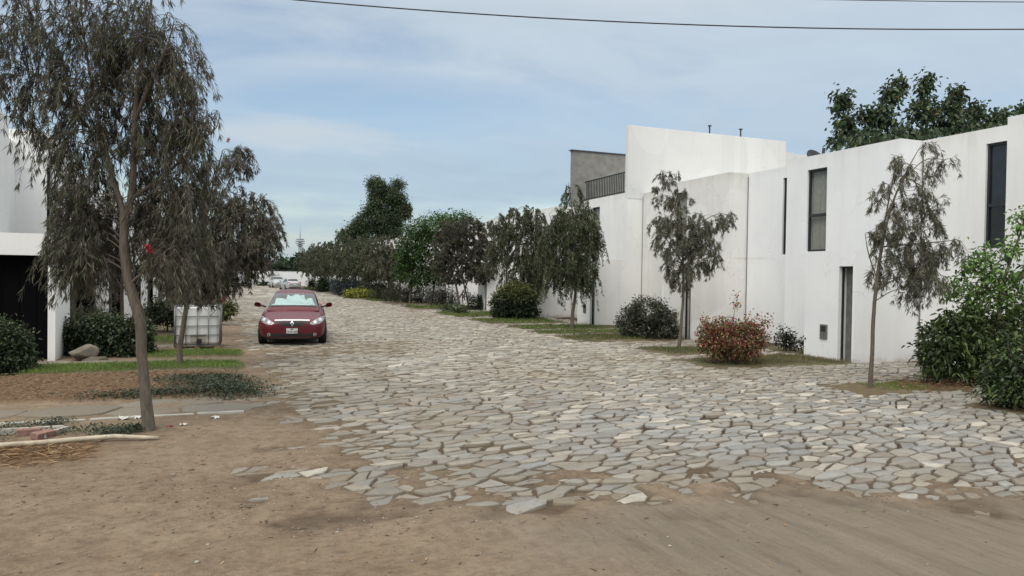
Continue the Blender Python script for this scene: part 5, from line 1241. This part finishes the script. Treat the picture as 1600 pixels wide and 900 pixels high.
ST = [(.30, .19, .10), (.22, .13, .07), (.38, .27, .16), (.14, .08, .045)]
straws('straw', 'heap of reddish dry straw below the long pale branch', [(-2.2, 8.8, .95, .36, 1), (-1.75, 9.0, .5, .24, .5)], 1300, .15, ST, 131, .05, .02)
straws('mulch', 'brown dry leaf mulch bed behind the big trunk', [(-3.5, 13.8, 4.0, 1.5, 1)], 14000, .055, [(.17, .115, .07), (.24, .175, .11), (.10, .068, .042), (.32, .25, .165)], 132, .14)
straws('dry_stalks', 'dry red-brown stalks in the bed at the lower right edge', [(13.2, 7.6, 2.0, .5, 1), (12.4, 9.8, .8, .5, .55), (14.3, 9.6, 1.0, 1.0, .8)], 1700, .13, [(.17, .075, .05), (.12, .06, .04), (.24, .14, .085)], 133, .07, .12)
straws('twigs', 'scattered dry twigs and leaf bits on the bare dirt', [(.2, 7.2, 3.0, 2.6, 1), (3.5, 4.8, 3.5, 1.0, .4)], 330, .06, ST+[(.06, .045, .035)], 134, .16, .012)
def pebbles():
    rg = rngs(140); n = 1500
    x = rg.uniform(-4, 7, n); y = rg.uniform(3.2, 11, n); x2 = rg.normal(.5, 1.8, 3600); y2 = rg.normal(6.3, 1.6, 3600); x = np.concatenate([x, x2]); y = np.concatenate([y, y2]); n = len(x)
    c = cover(x, y); ok = rg.random(n) < (.15+c)*(.15+1.6*sstep(.42, .62, fbm(x*.9, y*1.4, 141))); x = x[ok]; y = y[ok]; n = len(x)
    s = .004+.010*rg.random(n)**3.0; s[rg.random(n) < .02] *= 1.9; z = soil_height(x, y)
    bm = bmesh.new(); bmesh.ops.create_icosphere(bm, subdivisions=1, radius=1); b = np.array([v.co[:] for v in bm.verts]); f = np.array([[v.index for v in q.verts] for q in bm.faces]); bm.free()
    th = rg.uniform(0, 6.28, n); sc = rg.uniform(.6, 1.4, (n, 1, 3))*np.array([1, 1, .6]); q = b[None]*sc*(1+rg.normal(0, .12, (n, len(b), 1)))
    R = np.stack([np.stack([np.cos(th), -np.sin(th)], -1), np.stack([np.sin(th), np.cos(th)], -1)], 1); q[:, :, :2] = np.einsum('nij,nkj->nki', R, q[:, :, :2])
    V = q*s[:, None, None] + np.stack([x, y, z+s*.2], 1)[:, None]; F = (f[None]+np.arange(n)[:, None, None]*len(b)).reshape(-1, 3)
    C = np.repeat(palette(rg, n, [(.20, .155, .105), (.24, .19, .135), (.30, .28, .25), (.15, .112, .074), (.36, .34, .30)], [.34, .3, .1, .2, .06]), len(b), 0)
    tag(link('pebbles', mesh_np('pebbles', V.reshape(-1, 3), F, M['stone'], C)), 'small pebbles scattered over the foreground dirt', 'gravel', kind='stuff')
pebbles()
# ------------------------------------------------------------------ cars (local: x across, y back from the nose, z up)
M['tyre'] = plain('tyre_rubber', (.018, .018, .018), .85)
M['rim'] = plain('alloy_rim', (.38, .38, .39), .35, .8)
M['plastic'] = plain('black_car_plastic', (.012, .012, .013), .55)
M['chrome'] = plain('chrome', (.72, .72, .73), .12, 1.0, .05)
M['lamp'] = plain('headlamp_inside', (.20, .21, .215), .25, .5, .5, 26)
M['lamp_rim'] = plain('headlamp_bright_edge', (.52, .53, .54), .25, .1)
M['car_glass'] = clear_glass('car_glass', (.72, .80, .80), 1.25)
M['car_dark'] = plain('car_cabin_dark', (.012, .014, .016), .5)
M['dark_glass'] = glass_mat('tinted_car_glass', (.012, .015, .017), .04)
M['shade'] = plain('foil_sunshade', (.62, .74, .73), .4, .15, .08, 14)
M['plate'] = plain('number_plate_white', (.62, .62, .60), .45)
M['red_lamp'] = plain('tail_lamp_red', (.35, .01, .012), .25)
def paint(name, col, metal=.25):
    m, nt, bs = new_mat(name); p = geo_pos(nt)
    d = noise(nt, 3, 6, .7, p); sep = N(nt, 'ShaderNodeSeparateXYZ'); nt.links.new(p, sep.inputs[0])
    dust = math_(nt, 'MULTIPLY', ramp(nt, sep.outputs[2], [(.0, (.4,)*3), (.3, (.035,)*3), (1.0, (.03,)*3)]), math_(nt, 'ADD', d, .3))
    nt.links.new(mix(nt, dust, col, (.30, .26, .21)), bs.inputs['Base Color'])
    bs.inputs['Metallic'].default_value = metal; bs.inputs['Roughness'].default_value = .42; bs.inputs['Specular IOR Level'].default_value = .35
    bs.inputs['Coat Weight'].default_value = .22; bs.inputs['Coat Roughness'].default_value = .07
    return m
def grid_loft(secs, closed_ends=True):
    n = len(secs[0]); V = [p for s in secs for p in s]; F = []
    for i in range(len(secs)-1):
        for j in range(n-1): F.append((i*n+j, i*n+j+1, (i+1)*n+j+1, (i+1)*n+j))
    if closed_ends: F.append(tuple(range(n))[::-1]); F.append(tuple((len(secs)-1)*n+j for j in range(n)))
    return V, F
def subsurf_mesh(name, V, F, lv=3):
    me = bpy.data.meshes.new(name); me.from_pydata(V, [], F); o = bpy.data.objects.new('tmp', me); COL.objects.link(o)
    md = o.modifiers.new('s', 'SUBSURF'); md.levels = lv; md.render_levels = lv
    dg = bpy.context.evaluated_depsgraph_get(); out = bpy.data.meshes.new_from_object(o.evaluated_get(dg)); out.name = name
    bpy.data.objects.remove(o); bpy.data.meshes.remove(me)
    out.polygons.foreach_set('use_smooth', np.ones(len(out.polygons), bool)); return out
def bvh(me): return BVHTree.FromPolygons([v.co.copy() for v in me.vertices], [tuple(p.vertices) for p in me.polygons])
def patch(name, poly, axis, sign, tree, off, mat, parent, cuts=4):
    """polygon drawn in the plane across `axis`, laid on the body surface seen from `sign` side, off metres proud of it"""
    bm = bmesh.new(); oth = [i for i in range(3) if i != axis]
    vs = []
    for p in poly:
        c = [0, 0, 0]; c[oth[0]] = p[0]; c[oth[1]] = p[1]; vs.append(bm.verts.new(c))
    bm.faces.new(vs); bmesh.ops.triangulate(bm, faces=bm.faces[:], ngon_method='EAR_CLIP')
    for _ in range(cuts): bmesh.ops.subdivide_edges(bm, edges=[e for e in bm.edges if e.calc_length() > .07], cuts=1); bmesh.ops.triangulate(bm, faces=bm.faces[:])
    d = Vector((0, 0, 0)); d[axis] = -sign
    for v in bm.verts:
        o = v.co.copy(); o[axis] = 10*sign if axis != 1 else (-10 if sign < 0 else 15)
        h = tree.ray_cast(o, d)
        if h[0] is None:
            h2 = tree.find_nearest(v.co if axis != 1 else Vector((v.co.x, 0 if sign < 0 else 4.6, v.co.z))); loc, nn = h2[0], h2[1]
            v.co = Vector((v.co.x if axis != 0 else loc.x, loc.y if axis == 1 else v.co.y, v.co.z)); v.co[axis] += sign*off
        else:
            nn = h[1]
            if nn.dot(d) > 0: nn = -nn
            v.co = h[0] + nn*off
    me = bpy.data.meshes.new(name); bm.to_mesh(me); bm.free(); me.materials.append(mat)
    me.polygons.foreach_set('use_smooth', np.ones(len(me.polygons), bool))
    return link(name, me, parent)
def mir(poly): return [(-x, z) for x, z in poly][::-1]
def curve(pts, n=5):
    """closed Catmull-Rom outline"""
    out = []; m = len(pts)
    for i in range(m):
        p0, p1, p2, p3 = [np.array(pts[(i+q) % m], float) for q in (-1, 0, 1, 2)]
        for t in np.arange(n)/n: out.append(tuple(.5*((2*p1)+(-p0+p2)*t+(2*p0-5*p1+4*p2-p3)*t*t+(-p0+3*p1-3*p2+p3)*t**3)))
    return out
def ring(w, zt, zb, cr=.03):
    h = [(0, zt), (.45*w, zt-cr*.25), (.80*w, zt-cr*1.1), (.955*w, zt-.10), (w, zb+(zt-zb)*.62), (.995*w, zb+(zt-zb)*.36), (.965*w, zb+.07), (.86*w, zb), (.4*w, zb-.01)]
    return h
def car(label, loc, heading, col, group=None, shade=True, suv=False, pname='car_paint', name='car', cat='car', front_detail=True, metal=.25, plate_text=None):
    root = empty(name, loc, heading, label, cat, group)
    pm = paint(pname, col, metal); up = .16 if suv else 0
    # lower body
    st = [(0.00, .50, .60, .23), (.05, .70, .68, .20), (.22, .835, .745, .185), (.55, .890, .815, .18), (1.0, .905, .915, .18), (1.35, .905, .955, .18), (2.3, .905, .965, .18), (3.4, .905, .99, .18), (4.0, .880, 1.03, .19), (4.42, .82, 1.035, .22), (4.57, .74, .95, .26), (4.62, .55, .85, .30)]
    secs = []
    for y, w, zt, zb in st:
        h = ring(w, zt+up*(1 if y > .3 else .7), zb+up*.3); full = [(x, z) for x, z in h] + [(-x, z) for x, z in h[::-1][0:]]
        full = full[:-1] if False else full
        secs.append([(x, y, z) for x, z in full])
    for s_ in secs: s_.append(s_[0])
    n = len(secs[0])-1; secs = [s_[:n] for s_ in secs]
    V = [p for s_ in secs for p in s_]; F = []
    for i in range(len(secs)-1):
        for j in range(n):
            k = (j+1) % n; F.append((i*n+j, i*n+k, (i+1)*n+k, (i+1)*n+j))
    F.append(tuple(range(n))[::-1]); F.append(tuple((len(secs)-1)*n+j for j in range(n)))
    # merge the doubled centre points
    bm = bmesh.new(); bv = [bm.verts.new(v) for v in V]
    for f in F: bm.faces.new([bv[i] for i in f])
    bmesh.ops.remove_doubles(bm, verts=bm.verts[:], dist=1e-5); bmesh.ops.recalc_face_normals(bm, faces=bm.faces[:])
    tmp = bpy.data.meshes.new('t'); bm.to_mesh(tmp); bm.free()
    V = [tuple(v.co) for v in tmp.vertices]; F = [tuple(p.vertices) for p in tmp.polygons]; bpy.data.meshes.remove(tmp)
    body = subsurf_mesh('body', V, F, 3); body.materials.append(pm); ob = link('body', body, root); tb = bvh(body)
    # greenhouse
    rf = .10 if suv else 0
    gs = [(1.02, .93, .70, .74), (1.12, .985, .69, .745), (1.55, 1.20, .635, .75), (1.95, 1.365, .585, .755), (2.30, 1.465, .565, .755), (2.75, 1.495, .56, .755), (3.20, 1.46, .555, .75), (3.60, 1.32+rf, .56, .735), (3.95, 1.15+rf, .60, .715), (4.12, 1.03, .64, .69)] 
    sg = []
    for y, zr, wt, wb in gs:
        z0 = .88+up; zr += up
        h = [(0, zr), (.5*wt, zr-.008), (.86*wt, zr-.03), (wt+.015, zr-.085 if zr-z0 > .15 else zr-.04), (wt*.35+wb*.65, z0+(zr-z0)*.35), (wb, z0)]
        full = h + [(-x, z) for x, z in h[::-1]][:-1]; sg.append([(x, y, z) for x, z in full])
    V, F = grid_loft(sg); n = len(sg[0])
    for i in range(len(sg)-1): F.append((i*n+n-1, i*n, (i+1)*n, (i+1)*n+n-1))
    gh = subsurf_mesh('roof', V, F, 3); gh.materials.append(pm); link('roof', gh, root); tg = bvh(gh)
    # glazing
    u = up
    ws = [(-.66, 1.005+u), (-.3, 1.03+u), (0, 1.036+u), (.3, 1.03+u), (.66, 1.005+u), (.63, 1.12+u), (.565, 1.325+u), (.5, 1.35+u), (0, 1.375+u), (-.5, 1.35+u), (-.565, 1.325+u), (-.63, 1.12+u)]
    sc_ = lambda P, f, dz=0: [(x*f, 1.18+u+(z-1.18-u)*f+dz) for x, z in P]
    if shade:
        patch('cowl', sc_(ws, 1.035), 1, -1, tg, .003, M['plastic'], root)
        patch('dark_cabin_sheet', sc_(ws, .99), 1, -1, tg, .005, M['car_dark'], root)  # dark sheet on the shell stands in for the unlit cabin
    gl = patch('windscreen', ws, 1, -1, tg, .016 if shade else .006, M['car_glass'] if shade else M['dark_glass'], root)
    if shade:
        sh = [(-.60, 1.05), (.60, 1.05), (.575, 1.095), (.525, 1.10), (.51, 1.235), (.455, 1.245), (.385, 1.235), (.36, 1.13), (.325, 1.16), (.275, 1.33), (.15, 1.31), (.13, 1.335), (.03, 1.345), (-.02, 1.31), (-.10, 1.29), (-.19, 1.335), (-.24, 1.14), (-.29, 1.11), (-.34, 1.235), (-.50, 1.235), (-.535, 1.08), (-.61, 1.065)]
        so = patch('sunshade', [(x, z+u) for x, z in sh], 1, -1, tg, .009, M['shade'], None)
        so.matrix_world = Matrix.Translation(loc) @ Matrix.Rotation(heading, 4, 'Z')
        tag(so, 'pale silvery folding sunshade spread inside the windscreen of the red car', 'sunshade')
    for sx in (-1, 1):
        a = [(1.30, 1.02), (2.45, 1.03), (2.45, 1.345), (2.2, 1.33), (1.85, 1.25)]; b = [(2.52, 1.03), (3.35, 1.04), (3.62, 1.10), (3.30, 1.29), (3.0, 1.335), (2.52, 1.345)]
        for q in (a, b): patch('side_window', [(y, z+u*1.02) for y, z in (q if sx > 0 else q[::-1])], 0, sx, tg, .005, M['dark_glass'], root)
    rw = [(-.60, 1.10), (.60, 1.10), (.50, 1.33), (0, 1.36), (-.50, 1.33)]
    patch('rear_window', [(x, z+u+rf*.7) for x, z in rw][::-1], 1, 1, tg, .006, M['dark_glass'], root)
    # front
    hl = curve([(.50, .585), (.58, .575), (.74, .615), (.855, .70), (.875, .765), (.80, .76), (.66, .715), (.53, .655), (.475, .615)], 4)
    hl2 = [( .68+(x-.68)*.86, .665+(z-.665)*.80) for x, z in hl]
    lift = up*.75
    L_ = lambda P: [(x, z+lift) for x, z in P]
    for P1, P2 in ((hl, hl2), (mir(hl), mir(hl2))):
        h = patch('headlight', L_(P1), 1, -1, tb, .005, M['lamp_rim'], root); patch('reflector', L_(P2), 1, -1, tb, .009, M['lamp'], h)
        s_ = 1 if P1[0][0] > 0 else -1
        bl = [(s_*(.60+.045*math.cos(a)), .635+lift+.038*math.sin(a)) for a in np.linspace(0, 6.28, 13)[:-1]]; patch('bulb', bl, 1, -1, tb, .012, M['chrome'], h)
        bl = [(s_*(.74+.05*math.cos(a)), .69+lift+.036*math.sin(a)) for a in np.linspace(0, 6.28, 13)[:-1]]; patch('bulb', bl, 1, -1, tb, .012, M['lamp_rim'], h)
    gr = curve([(-.44, .655), (-.36, .60), (-.22, .545), (0, .53), (.22, .545), (.36, .60), (.44, .655), (.2, .665), (-.2, .665)], 4)
    go = patch('grille', L_(gr), 1, -1, tb, .004, M['plastic'], root)
    for zz in (.565, .60, .632): 
        wv = .20+(zz-.55)*1.9; patch('grille_bar', L_([(-wv, zz-.004), (wv, zz-.004), (wv, zz+.004), (-wv, zz+.004)]), 1, -1, tb, .008, M['car_dark'], go)
    patch('chrome_strip', L_([(-.46, .662), (-.2, .672), (.2, .672), (.46, .662), (.455, .70), (.2, .708), (-.2, .708), (-.455, .70)]), 1, -1, tb, .010, M['chrome'], root)
    # diamond badge with an open middle
    def rh(w, h, cz=.603): return [(0, cz+h), (-w, cz), (0, cz-h), (w, cz)]
    em = patch('badge', L_(rh(.052, .072)), 1, -1, tb, .016, M['chrome'], root, 2); patch('badge_centre', L_(rh(.020, .032)), 1, -1, tb, .021, M['plastic'], em, 1)
    li = curve([(-.66, .315), (-.5, .335), (0, .34), (.5, .335), (.66, .315), (.60, .262), (.3, .25), (-.3, .25), (-.60, .262)], 4)
    patch('lower_grille', L_(li), 1, -1, tb, .004, M['plastic'], root)
    patch('lip', L_([(-.66, .205), (.66, .205), (.68, .219), (-.68, .219)]), 1, -1, tb, .006, M['lamp'], root)
    for s_ in (-1, 1):
        fg = [(s_*.60+.042*math.cos(a), .305+lift+.042*math.sin(a)) for a in np.linspace(0, 6.28, 17)[:-1]]
        f_ = patch('fog_light', fg, 1, -1, tb, .008, M['lamp_rim'], root); patch('lens', [(s_*.60+.03*math.cos(a), .305+lift+.03*math.sin(a)) for a in np.linspace(0, 6.28, 13)[:-1]], 1, -1, tb, .012, M['lamp'], f_)
        # mirrors
        mb = MB(); vs = curve([(s_*.90, 1.00+u), (s_*1.06, 1.02+u), (s_*1.075, 1.10+u), (s_*1.03, 1.135+u), (s_*.92, 1.11+u)], 4)
        k = len(vs); c = np.mean(vs, 0); rings = [(1.30, .55), (1.27, .9), (1.32, 1.0), (1.40, 1.0), (1.42, .9)]
        V = [(c[0]+(x-c[0])*f, y, c[1]+(z-c[1])*f) for y, f in rings for x, z in vs]
        Fm = [(i*k+j, i*k+(j+1) % k, (i+1)*k+(j+1) % k, (i+1)*k+j) for i in range(len(rings)-1) for j in range(k)] + [tuple(range(k)), tuple((len(rings)-1)*k+j for j in range(k))[::-1]]
        mb.add(V, Fm); mo = mb.build('wing_mirror', pm, root, smooth=True)
        a = MB(); a.tube([(s_*.76, 1.36, 1.0+u), (s_*.93, 1.37, 1.05+u)], .025); a.build('mirror_arm', M['plastic'], mo)
        gm = MB(); gm.add([(c[0]+(x-c[0])*.82, 1.424, c[1]+(z-c[1])*.82) for x, z in vs], [tuple(range(k))]); gm.build('mirror_glass', M['dark_glass'], mo)
        # door lines and handles
        for yy in (1.42, 2.49, 3.42): patch('door_gap', [(yy-.004, .30+u*.5), (yy+.004, .30+u*.5), (yy+.004, .95+u), (yy-.004, .95+u)], 0, s_, tb, .003, M['plastic'], root, 2)
        for yy in (2.28, 3.22): patch('door_handle', [(yy-.09, .82+u), (yy+.09, .82+u), (yy+.09, .85+u), (yy-.09, .85+u)], 0, s_, tb, .012, pm, root, 1)
        # rear lamps
        rl = curve([(s_*.48, .88+up), (s_*.72, .86+up), (s_*.80, .92+up), (s_*.76, .99+up), (s_*.5, .97+up)], 3); patch('tail_light', rl[::s_], 1, 1, tb, .006, M['red_lamp'], root, 2)
    patch('rear_plate', [(.2, .66+up), (-.2, .66+up), (-.2, .77+up), (.2, .77+up)], 1, 1, tb, .006, M['plate'], root, 2)
    patch('rear_bumper_strip', curve([(-.55, .32+up*.5), (.55, .32+up*.5), (.62, .42+up*.5), (-.62, .42+up*.5)], 2)[::-1], 1, 1, tb, .004, M['plastic'], root, 3)
    # number plate with lettering
    h0 = tb.ray_cast(Vector((0, -5, .405+lift)), Vector((0, 1, 0))); yp = h0[0].y-.012
    pb = MB(); pb.box(-.155, .155, yp-.006, yp, .33+lift, .485+lift); pl = pb.build('number_plate', M['plate'], root, bevel=.003)
    bd = MB()
    for q in ((-.155, .155, .478, .485), (-.155, .155, .33, .337), (-.155, -.149, .337, .478), (.149, .155, .337, .478)): bd.box(q[0], q[1], yp-.0085, yp-.005, q[2]+lift, q[3]+lift)
    bd.build('plate_border', M['plastic'], pl)
    if plate_text:
        for txt, sz, zz in ((plate_text, .088, .352), ('PERU', .034, .443)):
            cu = bpy.data.curves.new('t', 'FONT'); cu.body = txt; cu.size = sz; cu.align_x = 'CENTER'; cu.extrude = .001; cu.offset = .0012
            to = bpy.data.objects.new('t', cu); COL.objects.link(to)
            me = bpy.data.meshes.new_from_object(to.evaluated_get(bpy.context.evaluated_depsgraph_get())); bpy.data.objects.remove(to)
            me.transform(Matrix.Translation((0, yp-.0085, zz+lift)) @ Matrix.Rotation(math.pi/2, 4, 'X')); me.materials.clear(); me.materials.append(M['plastic']); me.name = 'plate_lettering'
            link('plate_lettering', me, pl)
    # wheels and arches
    R = .315+up*.25
    for s_ in (-1, 1):
        for yw in (.86, 3.53):
            ar = [(yw+(R+.055)*math.cos(a), R+(R+.055)*math.sin(a)) for a in np.linspace(-.25, math.pi+.25, 18)]
            patch('wheel_arch', (ar if s_ > 0 else ar[::-1]), 0, s_, tb, .004, M['plastic'], root, 3)
            w = MB(); xo = s_*.905
            w.lathe((xo-s_*.21, yw, R), (s_, 0, 0), [(0, R*.6), (0, R*.93), (.03, R), (.19, R), (.218, R*.95), (.225, R*.70), (.20, R*.66)], 28)
            wo = w.build('wheel', M['tyre'], root, smooth=True)
            r_ = MB(); r_.lathe((xo-s_*.02, yw, R), (s_, 0, 0), [(-.02, R*.67), (.026, R*.67), (.026, R*.60), (-.01, R*.56), (-.02, .02)], 24)
            for q in range(5):
                a = q*2*math.pi/5; r_.tube([(xo+s_*.012, yw+.03*math.cos(a), R+.03*math.sin(a)), (xo+s_*.004, yw+R*.62*math.cos(a), R+R*.62*math.sin(a))], [.032, .022], 6)
            r_.build('rim', M['rim'], wo)
    ub = MB(); ub.box(-.70, .70, .35, 4.3, .14+up*.3, .24+up*.3); ub.build('underbody', M['plastic'], root)
    return root
def headed(x, y, deg): return (x, y, .025), rad(-deg)
loc_, h_ = headed(1.82, 20.60, 6.9)
car('dark red sedan parked nose-on at the left kerb, sunshade in its windscreen', loc_, h_, (.100, .003, .010), plate_text='C5W-505', pname='dark_red_paint', metal=.15)
car('silver sedan seen from behind, parked far up the street before the white wall', (7.55, 92.6+1.9, .02), rad(180+8), (.50, .51, .52), shade=False, pname='silver_paint', metal=.6)
car('pale silver off-road car parked just beyond the silver sedan', (7.55, 104, .02), rad(5), (.45, .46, .46), shade=False, suv=True, pname='pale_silver_paint', metal=.5)
car('dark car half hidden by the left tree crowns at the far end of the street', (2.95, 101, .02), rad(2), (.02, .022, .025), shade=False, suv=True, pname='black_paint')
